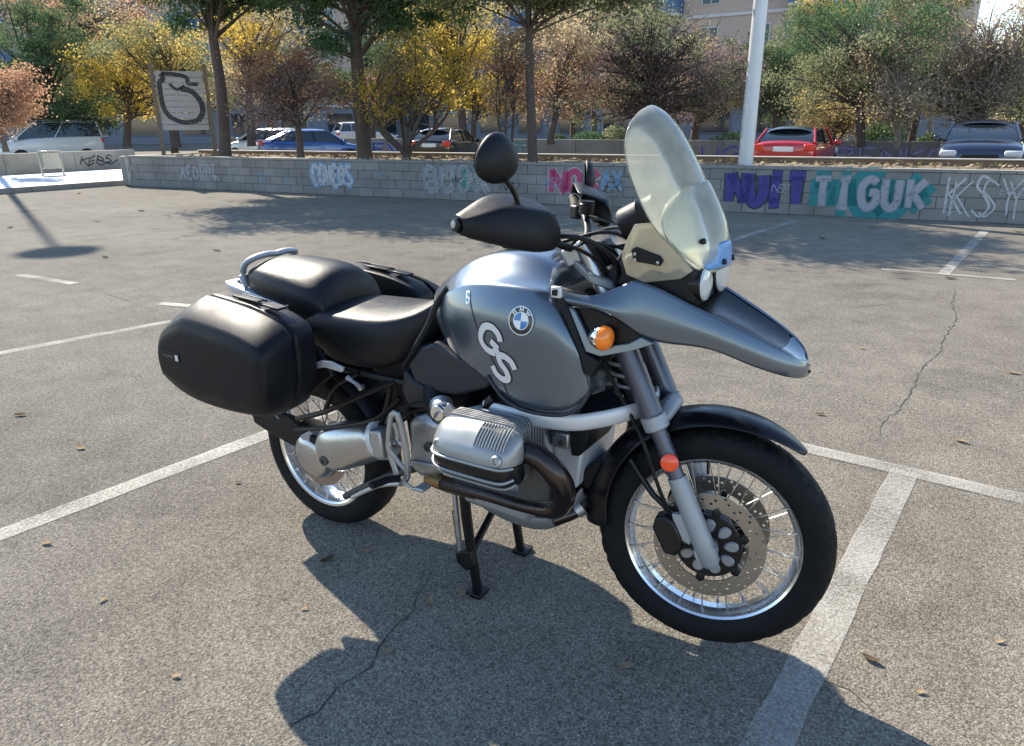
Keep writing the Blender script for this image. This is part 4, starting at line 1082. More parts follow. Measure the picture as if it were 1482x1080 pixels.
prism('alternator_shroud', [(1.108, -0.13, 0.676), (1.168, -0.12, 0.699), (1.164, -0.12, 0.644), (1.145, -0.13, 0.607), (1.119, -0.13, 0.604)], (0, .20, 0), M['black'], eng, bev=.006)
prism('gearbox', [(0.537, -0.17, 0.611), (0.607, -0.17, 0.64), (0.69, -0.17, 0.629), (0.706, -0.17, 0.519), (0.675, -0.17, 0.437), (0.587, -0.17, 0.398), (0.53, -0.17, 0.424)], (0, .30, 0), M['alu'], eng, bev=.03, bseg=4)
box('gearbox_rib', (0.612, -0.178, 0.469), (.14, .012, .012), M['alu'], eng, rot=eul(0, -6, 0), bev=.003)
lathe('gearbox_plug', [(0, .016), (.006, .016), (.007, .010), (.002, .009)], (0.629, -0.176, 0.534), (0, -1, 0), M['engine_dark'], eng, 16)

def cylinder_side(sy):
    def S(p): return Vector((p[0], p[1] * -sy, p[2]))
    root = empty('cylinder', (0, 0, 0), parent=bike)
    # finned barrel between crankcase and head
    c = Vector((.938, 0, .66))
    tilt = Matrix.Rotation(R(-1), 3, 'Y')
    def rr(y, hx, hz, dx=0, dz=0, k=.35, n=5):
        pts = []
        for (sx, sz, a0) in ((1, 1, 0), (-1, 1, 90), (-1, -1, 180), (1, -1, 270)):
            for q in range(n):
                a = R(a0 + 90 * q / (n - 1)); r = k * min(hx, hz)
                pts.append(c + tilt @ Vector((dx + sx * (hx - r) + math.cos(a) * r, 0, dz + sz * (hz - r) + math.sin(a) * r)) + Vector((0, sy * y, 0)))
        return pts
    loft('barrel', [rr(.14, .08, .055), rr(.265, .085, .07)], M['engine_dark'], root)
    for k in range(7):
        y = .155 + k * .0155
        loft('cooling_fin', [rr(y, .108, .062 + k * .004), rr(y + .005, .108, .062 + k * .004)], M['engine'], root, bev=.001)
    loft('cylinder_head', [rr(.262, .105, .082), rr(.268, .116, .086), rr(.318, .124, .086), rr(.325, .118, .084)], M['engine'], root, bev=.004)
    for k in range(5):
        y = .272 + k * .011
        loft('head_fin', [rr(y, .126, .090), rr(y + .004, .126, .090)], M['alu'], root)
    # valve cover: wedge with its ridge near the top, lower half under a black protector
    def section(sec, st, m, name, sub_, cre):
        rings = []
        for xx, ky, kz in st:
            rings.append([c + tilt @ Vector((xx, 0, z * kz)) + Vector((0, sy * (.325 + (y - .325) * ky), 0)) for y, z in sec])
        CR = {}; n = len(sec)
        for i_ in range(len(rings) - 1):
            for k_ in cre: CR[(i_ * n + k_, (i_ + 1) * n + k_)] = cre[k_]
        return loft(name, rings, m, root, sub=sub_, creases=CR)
    ST = ((-.142, .12, .45), (-.138, .45, .62), (-.124, .78, .82), (-.09, .96, .96), (0, 1, 1), (.085, 1, 1), (.115, .92, .94), (.134, .66, .80), (.142, .2, .6))
    cov = section(((.318, .088), (.345, .080), (.372, .060), (.395, .034), (.403, .014), (.404, -.006), (.36, -.012), (.318, -.01)), ST, M['cover'], 'valve_cover', 2, {3: .7, 5: .9, 0: .6})
    hg = section(((.318, -.010), (.36, -.010), (.4035, -.010), (.4055, -.030), (.400, -.052), (.382, -.074), (.35, -.086), (.318, -.088)), tuple((x * 1.01, ky * 1.0, kz) for x, ky, kz in ST), M['black_gloss'], 'head_guard', 2, {2: .8, 5: .3})
    for k in range(11):
        xx = .020 + k * .0095
        pts = [c + tilt @ Vector((xx, 0, z)) + Vector((0, sy * y, 0)) for y, z in ((.328, .0865), (.345, .0812), (.372, .0615), (.389, .042))]
        tube('cover_rib', pts, .0022, M['cover'], cov, 6, 2)
    for sec_, rad in ((((.4055, -.008),), .0042), (((.402, -.050),), .0045), (((.384, -.074),), .004)):
        y0, z0 = sec_[0]
        pts = [c + tilt @ Vector((xx * 1.012, 0, z0 * kz)) + Vector((0, sy * (.325 + (y0 - .325) * ky - .0025), 0)) for xx, ky, kz in ST[1:-1]]
        tube('guard_edge', pts, rad, M['cover'], hg, 8, 4)
    for (xx, zz, yy) in ((.098, .014, .392), (-.104, .016, .378)):
        p = c + tilt @ Vector((xx, 0, zz)) + Vector((0, sy * yy, 0))
        lathe('cover_bolt', [(-.02, .017), (.008, .017), (.012, .013), (.012, .009), (.007, .008)], p, (0, sy, .15), M['alu'], root, 20)
    # spark plug cap and lead
    tube('plug_cap', [c + tilt @ Vector((.11, 0, .0)) + Vector((0, sy * .30, 0)), c + tilt @ Vector((.16, 0, .01)) + Vector((0, sy * .285, 0))], .014, M['black'], root, 10, 1)
    # intake and injector behind the barrel
    tube('intake_tube', [S((0.649, -0.16, 0.739)), S((0.676, -0.19, 0.696)), S((0.732, -0.23, 0.688))], .034, M['black'], root, 16, 3)
    lathe('throttle_body', [(-.03, .03), (-.028, .036), (.0, .036), (.004, .030), (.03, .030)], S((0.737, -0.235, 0.704)), (.6, sy * .6, -.35), M['alu'], root, 20)
    lathe('throttle_wheel', [(-.006, .024), (.006, .024)], S((0.744, -0.265, 0.707)), (.1, sy, 0), M['chrome'], root, 18, bev=.002)
    box('throttle_bracket', S((0.789, -0.27, 0.723)), (.03, .012, .045), M['alu'], root, rot=eul(0, 30, 0), bev=.003)
    tube('throttle_cable', [S((0.749, -0.25, 0.72)), S((0.646, -0.22, 0.707)), S((0.548, -0.19, 0.659)), S((0.469, -0.17, 0.574))], .004, M['frame'], root, 8, 4)
    # exhaust header: from the front of the head, forward and down, back under the engine
    tube('exhaust_header', [S((1.049, -0.3, 0.669)), S((1.099, -0.29, 0.663)), S((1.147, -0.275, 0.617)), S((1.163, -0.25, 0.551)), S((1.124, -0.22, 0.473)), S((1.03, -0.2, 0.442)), S((0.856, -0.19, 0.432)), S((0.674, -0.17, 0.412))], [.030, .032, .034, .032, .026, .020, .019, .019], M['header'], root, 18, 6)
    lathe('exhaust_flange', [(-.01, .028), (-.008, .040), (.01, .040), (.012, .03)], S((1.051, -0.3, 0.672)), (1, 0, -.1), M['engine_dark'], root, 20)
    return root
cylinder_side(-1); cylinder_side(1)
prism('header_shield', [(1.025, -0.262, 0.618), (1.077, -0.262, 0.614), (1.122, -0.255, 0.561), (1.115, -0.245, 0.505), (1.059, -0.25, 0.491), (1.011, -0.255, 0.515)], (0, .03, 0), M['engine_dark'], eng, bev=.01)
tube('crossover_pipe', [(1.078, -0.16, 0.398), (1.128, -0.1, 0.416), (1.141, -0.03, 0.448), (1.113, 0.06, 0.428), (1.06, .17, .50)], .023, M['header'], bike, 14, 5)
lathe('pipe_clamp', [(-.012, .026), (-.012, .029), (.012, .029), (.012, .026)], (1.133, -0.095, 0.422), (.6, .5, .6), M['alu'], bike, 18, closed=True)
tube('collector_pipe', [(0.601, -0.15, 0.409), (0.686, -0.15, 0.401), (0.789, -0.14, 0.4)], .026, M['brass'], bike, 14, 3)
tube('muffler', [(.62, .10, .38), (.35, .20, .42), (.20, .23, .47), (-.02, .245, .52), (-.28, .25, .58), (-.30, .25, .583)], [.028, .035, .065, .07, .066, .04], M['polish'], bike, 22, 4)
# bash plate
rings = []
for x, zb, hw in ((.72, .345, .125), (.80, .322, .135), (.90, .305, .142), (1.0, .306, .142), (1.07, .332, .135), (1.12, .39, .120), (1.15, .46, .105)):
    up = .085 if x < 1.0 else .06
    rings.append([Vector((x, -hw, zb + up)), Vector((x, -hw, zb + .02)), Vector((x, -hw + .03, zb)), Vector((x, 0, zb - .004)), Vector((x, hw - .03, zb)), Vector((x, hw, zb + .02)), Vector((x, hw, zb + up))])
loft('bash_plate', rings, M['bash'], bike, caps=False, close=False, solid=.005, sub=1)
prism('hose_guard', [(1.127, -0.09, 0.54), (1.188, -0.08, 0.583), (1.206, -0.06, 0.571), (1.199, -0.06, 0.524), (1.151, -0.08, 0.474), (1.137, -0.09, 0.491)], (0, .15, 0), M['black'], bike, bev=.008)
# Telelever style arm under the tank
arm = [(0.874, -0.215, 0.739), (0.958, -0.215, 0.734), (1.057, -0.21, 0.733), (1.155, -0.19, 0.738), (1.23, -0.15, 0.752), (1.281, -0.095, 0.762), (1.307, -0.03, 0.762)]
arm = [Vector(p) for p in arm]
full = arm + [Vector((p.x, -p.y, p.z)) for p in reversed(arm)]
tube('suspension_arm', full, [.014, .016, .017, .018, .018, .018, .019, .019, .018, .018, .018, .017, .016, .014], M['alu_paint'], bike, 14, 4, flat=(1.35, .5))
prism('arm_web', [Vector(p) for p in (arm[3] + Vector((0, .02, .004)), arm[5] + Vector((0, .01, .006)), arm[6] + Vector((.01, .03, .008)), Vector((arm[5].x, -arm[5].y - .01, arm[5].z + .006)), Vector((arm[3].x, -arm[3].y - .02, arm[3].z + .004)), Vector((arm[2].x + .04, 0, arm[2].z + .01)))], (0, 0, -.012), M['fork_dark'], bike, bev=.004)
tube('front_strut', [(1.16, 0, .98), (1.24, 0, .77)], .022, M['frame'], bike, 14, 1)
coil = [Vector((1.165, 0, .96)) + Vector((.072, 0, -.18)) * (k / 72) + Vector((math.cos(k * .5) * .038, math.sin(k * .5) * .038, 0)) for k in range(73)]
tube('front_spring', coil, .006, M['grey_slider'], bike, 8, 1)
prism('oil_cooler', [(1.13, -.13, .80), (1.17, -.13, .80), (1.19, -.13, .90), (1.15, -.13, .90)], (0, .26, 0), M['frame'], bike, bev=.004)
tube('frame_spar', [(1.17, -.10, 1.05), (1.13, -.13, .93), (1.06, -.14, .80), (.98, -.14, .70)], .017, M['frame'], bike, 10, 3)
tube('frame_spar', [(1.17, .10, 1.05), (1.13, .13, .93), (1.06, .14, .80), (.98, .14, .70)], .017, M['frame'], bike, 10, 3)
tube('oil_hose', [(0.903, -0.2, 0.763), (0.892, -0.205, 0.75), (0.882, -0.205, 0.732)], .02, M['frame'], bike, 14, 1)

# foot peg plate: open triangulated casting
fp = empty('footpeg_plate', (0, 0, 0), parent=bike)
for sy in (-1, 1):
    def S(p): return Vector((p[0], p[1] * -sy, p[2]))
    web = [([(0.531, -0.235, 0.642), (0.558, -0.235, 0.653), (0.582, -0.235, 0.563), (0.585, -0.235, 0.442), (0.548, -0.235, 0.407)], .009), ([(0.531, -0.235, 0.642), (0.511, -0.235, 0.534), (0.534, -0.235, 0.453), (0.548, -0.235, 0.407)], .008),
           ([(0.511, -0.235, 0.534), (0.547, -0.235, 0.555), (0.581, -0.235, 0.551)], .007), ([(0.513, -0.235, 0.527), (0.548, -0.235, 0.487), (0.584, -0.235, 0.461)], .007), ([(0.541, -0.235, 0.621), (0.555, -0.235, 0.581), (0.547, -0.235, 0.555)], .006)]
    for pts, r in web: tube('plate_rib', [S(p) for p in pts], r, M['alu'], fp, 8, 2, flat=(1, 1.3), up=(0, 1, 0))
    lathe('plate_bolt', [(-.008, .015), (.008, .015), (.010, .009), (.003, .008)], S((0.544, -0.235, 0.549)), (0, sy, 0), M['engine_dark'], fp, 16)
    a, b = S((0.576, -0.245, 0.439)), S((0.569, -0.245, 0.417))
    peg0 = S((0.573, -0.255, 0.442)); 
    tube('foot_peg', [peg0, peg0 + Vector((-.03, sy * .03, .0)), peg0 + Vector((-.045, sy * .09, .0))], [.013, .014, .013], M['rubber'], fp, 10, 1, flat=(.8, 1.2))
    tube('rear_pedal', [S((0.567, -0.25, 0.419)), S((0.479, -0.26, 0.392)), S((0.364, -0.27, 0.32))], [.010, .008, .007], M['alu'], fp, 8, 2)
    box('brake_pedal_pad', S((0.675, -0.27, 0.443)), (.035, .045, .012), M['alu'], fp, bev=.004)
    tube('brake_pedal', [S((0.582, -0.25, 0.428)), S((0.628, -0.255, 0.418)), S((0.669, -0.262, 0.442))], .006, M['alu'], fp, 8, 2)
    box('pivot_block', S((0.443, -0.19, 0.513)), (.05, .06, .10), M['alu'], fp, rot=eul(0, -8, 0), bev=.008)

# ---------------- centre stand
cs = empty('centre_stand', (0, 0, 0), parent=bike)
for yf, yt in ((-.120, -.135), (.165, .135)):
    top = Vector((.735, yt, .40)); foot = Vector((.768, yf, .012))
    tube('stand_leg', [top, top.lerp(foot, .35) + Vector((-.006, 0, 0)), foot], [.019, .018, .016], M['frame'], cs, 12, 3)
    box('stand_foot', (foot.x + .004, foot.y - .008 * (1 if yf < 0 else -1), .009), (.058, .062, .017), M['frame'], cs, bev=.004)
tube('stand_cross_bar', [(.755, -.122, .165), (.748, .0, .235), (.742, .140, .315)], .013, M['frame'], cs, 10, 3)
tube('stand_spring', [(.695, -.135, .39), (.715, -.140, .16)], .0095, M['alu'], cs, 8, 1)
tube('spring_rod', [(.69, -.137, .30), (.715, -.141, .13)], .006, M['brass'], cs, 8, 1)
prism('stand_lug', [(.70, -.15, .15), (.765, -.15, .175), (.775, -.15, .12), (.745, -.15, .09), (.705, -.15, .115)], (0, .03, 0), M['frame'], cs, bev=.004)
tube('stand_pivot', [(.735, -.16, .405), (.735, .16, .405)], .018, M['frame'], cs, 12, 1)
tube('side_stand', [(.80, .15, .36), (.66, .20, .33), (.52, .215, .31)], [.014, .012, .010], M['frame'], bike, 10, 2)


# ---------------------------------------------------------------- planter wall
WA = Vector((-17.4, 9.78, 0)); WANG = R(6.13); WU = Vector((math.cos(WANG), math.sin(WANG), 0)); WV = Vector((-math.sin(WANG), math.cos(WANG), 0))
def WP(u, v, z): return WA + WU * u + WV * v + Vector((0, 0, z))
WLEN, WH = 27.0, .80
wall = empty('planter_wall', WA, WANG)
tag(wall, 'low concrete block planter wall covered in graffiti along the car park', 'wall')
mesh_obj('mortar_core', *box_geo((WLEN / 2, .10, .375), (WLEN - .02, .17, .745)), M['mortar'], wall, smooth=False)
BM = []
for k, key in enumerate(('concrete_block', 'concrete_block_b', 'concrete_block_c')):
    V, F = box_geo((0, 0, 0), (.391, .19, .179))
    bm = bmesh.new()
    vs_ = [bm.verts.new(v + Vector((random.uniform(-.002, .002), 0, random.uniform(-.002, .002)))) for v in V]
    for f in F: bm.faces.new([vs_[i] for i in f])
    bmesh.ops.recalc_face_normals(bm, faces=bm.faces)
    bmesh.ops.bevel(bm, geom=list(bm.edges), offset=.005, segments=1, affect='EDGES')
    me = bpy.data.meshes.new('block'); bm.to_mesh(me); bm.free(); me.materials.append(M[key]); BM.append(me)
for course in range(4):
    n = int(WLEN / .4)
    for i in range(n):
        u = .2 + i * .4 + (.2 if course % 2 else 0)
        if u > WLEN - .2: continue
        b = bpy.data.objects.new('block', random.choice(BM)); COL.objects.link(b); b.parent = wall
        b.location = (u, .095 - .006 + random.uniform(-.003, .003), .094 + course * .1875)
me = bpy.data.meshes.new('coping'); V, F = box_geo((0, 0, 0), (.79, .24, .045)); me.from_pydata([tuple(v) for v in V], [], F); me.materials.append(M['concrete_block_b'])
for i in range(int(WLEN / .8)):
    b = bpy.data.objects.new('coping_slab', me); COL.objects.link(b); b.parent = wall; b.location = (.4 + i * .8, .10, .7745 + random.uniform(-.002, .002)); b.rotation_euler = (0, random.uniform(-.003, .003), 0)
# rounded left end
end = mesh_obj('wall_end', *box_geo((-.02, 1.25, .395), (.20, 2.5, .79)), M['concrete'], wall, bev=.05)
mesh_obj('wall_return', *box_geo((-.16, .10, .39), (.26, .22, .78)), M['concrete_block'], wall, bev=.06, bseg=3)

# soil and far edge of the planter
soil_pts = []
V, F = [], []
nu, nv = 90, 8
for i in range(nu + 1):
    for j in range(nv + 1):
        V.append(WP(WLEN * i / nu + .05, .16 + 2.3 * j / nv, .715 + .03 * math.sin(i * 1.3 + j) + random.uniform(-.015, .015) + .03 * math.sin(j / nv * math.pi)))
for i in range(nu):
    for j in range(nv): F.append((i * (nv + 1) + j, (i + 1) * (nv + 1) + j, (i + 1) * (nv + 1) + j + 1, i * (nv + 1) + j + 1))
tag(mesh_obj('soil', V, F, M['soil']), kind='structure')
edge = empty('planter_edge', WP(0, 2.5, 0), WANG)
tag(edge, 'brown rendered rear edge of the planter with yellow scribbles', 'wall')
mesh_obj('edge_wall', *box_geo((WLEN / 2, 0, .42), (WLEN, .18, .84)), M['brown_edge'], edge, bev=.01)
mesh_obj('edge_coping', *box_geo((WLEN / 2, 0, .853), (WLEN, .26, .024)), M['concrete'], edge, bev=.006)
# leaf litter on the soil
def leaf_cloud(name, pts, size, m, parent=None, flat=0.0, slim=.32):
    n = len(pts)
    P = np.asarray(pts, dtype=np.float64)
    a = rng.normal(size=(n, 3)); a[:, 2] *= (1 - flat); a /= np.linalg.norm(a, axis=1)[:, None]
    b = rng.normal(size=(n, 3)); b[:, 2] *= (1 - flat); b -= a * (a * b).sum(1)[:, None]; b /= np.linalg.norm(b, axis=1)[:, None]
    s = size * rng.uniform(.55, 1.35, n)[:, None]
    a = a * s * .5; b = b * s * slim
    V = np.empty((n, 4, 3)); V[:, 0] = P - a; V[:, 1] = P + b; V[:, 2] = P + a; V[:, 3] = P - b
    me = bpy.data.meshes.new(name)
    me.vertices.add(n * 4); me.vertices.foreach_set('co', V.reshape(-1))
    me.loops.add(n * 4); me.loops.foreach_set('vertex_index', np.arange(n * 4, dtype=np.int32))
    me.polygons.add(n); me.polygons.foreach_set('loop_start', np.arange(0, n * 4, 4, dtype=np.int32)); me.polygons.foreach_set('loop_total', np.full(n, 4, dtype=np.int32))
    me.update(calc_edges=True)
    me.materials.append(m)
    o = bpy.data.objects.new(name, me); COL.objects.link(o)
    if parent: o.parent = parent
    return o
pts = []
for _ in range(1600):
    p = WP(random.uniform(.2, WLEN - .2), random.uniform(.05, 2.35), .775 + random.uniform(0, .02)); pts.append(p)
tag(leaf_cloud('leaf_litter', pts, .09, M['dryleaf'], flat=.75), 'dry brown leaf litter covering the planter soil', 'leaf litter', kind='stuff')

# ---------------------------------------------------------------- graffiti, painted strokes on the block wall
GM = {k: worn_paint('spray_' + k, c, .95, 14) for k, c in dict(violet=(.075, .06, .27), teal=(.02, .23, .24), white=(.5, .51, .53), pink=(.5, .05, .16), pale=(.36, .37, .42), sky=(.2, .34, .5), black=(.03, .03, .035), lilac=(.22, .2, .38), sea=(.05, .26, .22), grey=(.3, .3, .31), cream=(.42, .39, .33), yellow=(.55, .45, .12)).items()}
def wall_mark(strokes, u0, z0, su, sz, w, col, layer, parent=wall, vv=None, name='graffiti', label=None, shear=0.0):
    Vv, Ff = [], []
    wr = random.Random(len(strokes) * 31 + int(u0 * 10)); wob = .045
    for st in strokes:
        st = [(p[0] + wr.uniform(-wob, wob), p[1] + wr.uniform(-wob, wob)) for p in st]
        v, f = stroke2d([(u0 + (p[0] + shear * p[1]) * su, z0 + p[1] * sz) for p in st], (w * wr.uniform(.75, 1.2), w * wr.uniform(.75, 1.2))); b = len(Vv)
        y = -.0125 - layer * .002 if vv is None else vv - layer * .002
        for q in v: Vv.append((q.x, y, q.y))
        Ff += [tuple(i + b for i in t) for t in f]
    o = mesh_obj(name, Vv, Ff, GM[col], parent, smooth=False)
    if label: o['label'] = label
    return o
LET = {
 'N': [[(0, 0), (.05, 1)], [(.05, 1), (.9, 0)], [(.9, 0), (.95, 1)]], 'U': [[(0, 1), (.05, .3), (.4, 0), (.8, .25), (.85, 1)]], 'I': [[(.4, 0), (.4, 1)], [(.1, 1), (.7, 1)], [(.1, 0), (.7, 0)]],
 'T': [[(.45, 0), (.45, 1)], [(0, 1), (.9, .95)]], 'F': [[(.1, 0), (.1, 1)], [(.1, 1), (.9, .95)], [(.1, .55), (.7, .55)]], 'G': [[(.9, .85), (.5, 1), (.1, .7), (.1, .25), (.5, 0), (.9, .2), (.9, .5), (.55, .5)]],
 'K': [[(.1, 0), (.1, 1)], [(.9, 1), (.15, .5)], [(.25, .55), (.95, 0)]], 'S': [[(.85, .9), (.4, 1), (.15, .75), (.5, .5), (.85, .25), (.5, 0), (.1, .1)]], 'Y': [[(0, 1), (.45, .5)], [(.9, 1), (.45, .5), (.45, 0)]],
 'O': [[(.45, 0), (.1, .25), (.1, .75), (.45, 1), (.8, .75), (.8, .25), (.45, 0)]], 'C': [[(.85, .85), (.45, 1), (.1, .7), (.1, .3), (.45, 0), (.85, .15)]], 'A': [[(0, 0), (.45, 1)], [(.45, 1), (.9, 0)], [(.2, .4), (.7, .4)]],
 'E': [[(.85, 1), (.1, 1)], [(.1, 1), (.1, 0)], [(.1, 0), (.85, 0)], [(.1, .5), (.7, .5)]], 'R': [[(.1, 0), (.1, 1)], [(.1, 1), (.8, .9), (.75, .6), (.15, .5)], [(.35, .5), (.9, 0)]], 'V': [[(0, 1), (.45, 0)], [(.45, 0), (.9, 1)]],
 'B': [[(.1, 0), (.1, 1)], [(.1, 1), (.75, .85), (.6, .55), (.1, .5)], [(.1, .5), (.85, .4), (.75, .05), (.1, 0)]], 'X': [[(.05, 1), (.85, 0)], [(.85, 1), (.05, 0)]], 'D': [[(.1, 0), (.1, 1)], [(.1, 1), (.8, .75), (.85, .3), (.1, 0)]],
}
def wall_u(p): return (Vector(p) - WA).dot(WU)
def word(txt, u0, u1, z0, h, layers, gap=.12, shear=.0, parent=wall, vv=None, label=None):
    n = len(txt); cw = (u1 - u0) / n
    for li, (col, w) in enumerate(layers):
        ss = []
        for k, ch in enumerate(txt):
            for st in LET[ch]: ss.append([((k + gap + p[0] * (1 - 2 * gap)), p[1]) for p in st])
        wall_mark(ss, u0, z0, cw, h, w, col, li, parent, vv, label=label if li == 0 else None, shear=shear)
ua = lambda x0, y0, z0: 0
u_n0, u_n1 = wall_u((-1.646, 10.54, 0.4)), wall_u((-0.325, 10.554, 0.4))
word('NUIT', u_n0, u_n1, .18, .48, (('black', .22), ('violet', .17)), .06, label='violet graffiti letters with black outline')
u_f0, u_f1 = wall_u((-0.249, 10.594, 0.4)), wall_u((1.481, 10.899, 0.4))
word('TIGUK', u_f0, u_f1, .17, .46, (('teal', .40), ('grey', .13), ('pale', .09)), .12, label='grey graffiti letters on a teal ground')
u_k0, u_k1 = wall_u((1.64, 10.984, 0.4)), wall_u((2.767, 11.029, 0.4))
word('KSY', u_k0, u_k1, .12, .58, (('white', .035),), .1, label='thin white outlined graffiti letters')
word('KSY', u_k0 + .09, u_k1 + .09, .10, .54, (('white', .028),), .1)
u_p0, u_p1 = wall_u((-5.245, 11.855, 0.4)), wall_u((-4.258, 12.357, 0.4))
word('NOK', u_p0, u_p1, .26, .40, (('white', .19), ('pink', .15)), .05, label='pink graffiti letters with white outline')
word('OK', u_p0 + .1, u_p1 - .2, .36, .2, (('white', .02),), .05)
word('AX', wall_u((-4.246, 12.363, 0.4)), wall_u((-3.832, 12.574, 0.4)), .32, .36, (('sky', .07),), .05)
u_b0, u_b1 = wall_u((-8.07, 10.419, 0.4)), wall_u((-6.529, 11.203, 0.4))
word('BUOX', u_b0, u_b1, .18, .50, (('pale', .13), ('grey', .08)), .08, label='pale graffiti letters with teal scribbles')
word('BUOX', u_b0 - .03, u_b1 - .03, .17, .52, (('teal', .035),), .05)
word('KE', wall_u((-7.387, 10.766, 0.4)), wall_u((-6.892, 11.018, 0.4)), .26, .38, (('sea', .09),), .05)
u_c0, u_c1 = wall_u((-11.094, 10.071, 0.4)), wall_u((-9.997, 10.62, 0.4))
word('COVERS', u_c0, u_c1, .22, .42, (('sky', .20), ('white', .10)), .04, label='white bubble graffiti letters edged in blue')
word('COVERS', u_c0, u_c1, .22, .42, (('sky', .015),), .04)
word('AEO', wall_u((-15.366, 9.309, 0.4)), wall_u((-14.717, 9.629, 0.4)), .25, .3, (('pale', .06),), .1)
word('ROT', wall_u((-14.684, 9.645, 0.4)), wall_u((-14.121, 9.923, 0.4)), .2, .4, (('pale', .04),), .1)
for k in range(14):
    rr_ = random.Random(k + 5); uu = rr_.uniform(1.0, 20.5); cs_ = rr_.choice(['pale', 'grey', 'black', 'sky', 'white'])
    tx = [rr_.choice('ESRONAVKUXC') for _ in range(rr_.randint(2, 4))]
    ss = []
    for q, ch in enumerate(tx):
        for st in LET[ch]: ss.append([(q * .8 + p[0] + .3 * p[1], p[1]) for p in st])
    sc_ = rr_.uniform(.10, .2)
    wall_mark(ss, uu, rr_.uniform(.2, .5), sc_, sc_ * 1.1, .014, cs_, 3)
# scribbles on the brown rear edge
for k in range(16):
    u = 15.2 + k * .62 + random.uniform(-.2, .2); ch = random.choice('NUIXETKA'); s = random.uniform(.08, .14)
    wall_mark([[(p[0], p[1]) for p in st] for st in LET[ch]], u, .745, s * 1.1, .07, .014, 'yellow', 0, edge, -.092)

# ---------------------------------------------------------------- pavement and low wall by the entrance
pav = mesh_obj('pavement', *box_geo((-20.75, -8.0, .06), (5.5, 44.0, .12)), M['paving'], smooth=False); tag(pav, kind='structure')
kerb = empty('kerb', (-17.93, 0, 0)); kerb['kind'] = 'structure'
me = bpy.data.meshes.new('kerb_stone'); V, F = box_geo((0, 0, .066), (.14, .985, .132)); me.from_pydata([tuple(v) for v in V], [], F); me.materials.append(M['kerb'])
for i in range(22):
    b = bpy.data.objects.new('kerb_stone', me); COL.objects.link(b); b.parent = kerb; b.location = (random.uniform(-.004, .004), 10.0 - i, random.uniform(-.003, .003))
lw = empty('entrance_wall', (-23.6, 0, 0))
tag(lw, 'plain low concrete wall with a black scribbled tag behind the pavement', 'wall')
lv0, lv1 = Vector((-22.95, -6, 0)), Vector((-24.15, 14.2, 0))
d = (lv1 - lv0).normalized(); nrm = Vector((d.y, -d.x, 0))
for k in range(9):
    a = lv0 + (lv1 - lv0) * (k / 9) + d * .006; b = lv0 + (lv1 - lv0) * ((k + 1) / 9) - d * .006
    V = [a, b, b - nrm * .22, a - nrm * .22]; V = V + [v + Vector((0, 0, .74)) for v in V]
    mesh_obj('wall_panel', [v - Vector((-23.6, 0, 0)) for v in V], [(0, 1, 2, 3), (4, 5, 6, 7), (0, 1, 5, 4), (1, 2, 6, 5), (2, 3, 7, 6), (3, 0, 4, 7)], M['concrete'], lw, bev=.01)
tg = Vector((-20.808, 10.724, 0.35))
Vv, Ff = [], []
yt0 = 12.05
for st in LET['K'] + [[(p[0] + 1, p[1]) for p in s] for s in LET['E']] + [[(p[0] + 2, p[1]) for p in s] for s in LET['B']] + [[(p[0] + 3, p[1]) for p in s] for s in LET['S']] + [[(3.2, .2), (3.9, -.1), (4.6, .6)]]:
    v, f = stroke2d([(p[0] * .30 + p[1] * .1 + .03 * math.sin(p[0] * 9), p[1] * .24 + .05 * math.sin(p[0] * 4)) for p in st], .042); b = len(Vv)
    for q in v:
        yy = yt0 + q.x; xx = lv0.x + (lv1.x - lv0.x) * (yy + 6) / 20.2
        Vv.append((xx + .018 + 23.6, yy, .30 + q.y))
    Ff += [tuple(i + b for i in t) for t in f]
mesh_obj('graffiti', Vv, Ff, GM['black'], lw, smooth=False)
# beige litter bin in front of that wall
bn = empty('litter_bin', (-22.2, 10.25, .12), R(-5)); tag(bn, 'beige litter bin hung between two posts on the pavement', 'litter bin')
for s in (-1, 1): tube('post', [(0, s * .3, 0), (0, s * .3, .62), (-.05, s * .27, .70)], .035, M['cream'], bn, 8, 1)
prism('bin_body', [(.08, -.25, .2), (.08, .25, .2), (.13, .24, .68), (.13, -.24, .68)], (-.2, 0, 0), M['cream'], bn, bev=.02)
box('bin_lid', (.03, 0, .71), (.30, .56, .04), M['cream'], bn, bev=.01)

# ---------------------------------------------------------------- slatted notice board
pL, pR = Vector((-17.15, 10.82, .70)), Vector((-16.45, 11.78, .70))
nb = empty('notice_board', (pL + pR) / 2); tag(nb, 'slatted grey notice board on wooden posts with a black brushed drawing', 'notice board')
o0 = (pL + pR) / 2
e = (pR - pL).normalized(); nf = Vector((e.y, -e.x, 0)); W_ = (pR - pL).length
for t in (-.06, 1.06):
    p = pL + (pR - pL) * t - o0
    lo = p + Vector((0, 0, -.05)); hi = p + Vector((0, 0, 2.42))
    V = []
    for q in (lo, hi):
        for (a, b) in ((-.05, -.06), (.05, -.06), (.05, .06), (-.05, .06)): V.append(q + e * a + nf * b)
    mesh_obj('post', V, [(0, 1, 2, 3), (4, 5, 6, 7), (0, 1, 5, 4), (1, 2, 6, 5), (2, 3, 7, 6), (3, 0, 4, 7)], M['wood'], nb, bev=.008)
for k in range(10):
    z0 = .72 + k * .152
    V = []
    for zz in (z0, z0 + .140):
        for (a, b) in ((0, 0), (W_, 0), (W_, .03), (0, .03)): V.append(pL - o0 + e * a - nf * (b - .02 + random.uniform(-.002, .002)) + Vector((0, 0, zz)))
    mesh_obj('slat', V, [(0, 1, 2, 3), (4, 5, 6, 7), (0, 1, 5, 4), (1, 2, 6, 5), (2, 3, 7, 6), (3, 0, 4, 7)], M['slat'], nb, bev=.004)
Vv, Ff = [], []
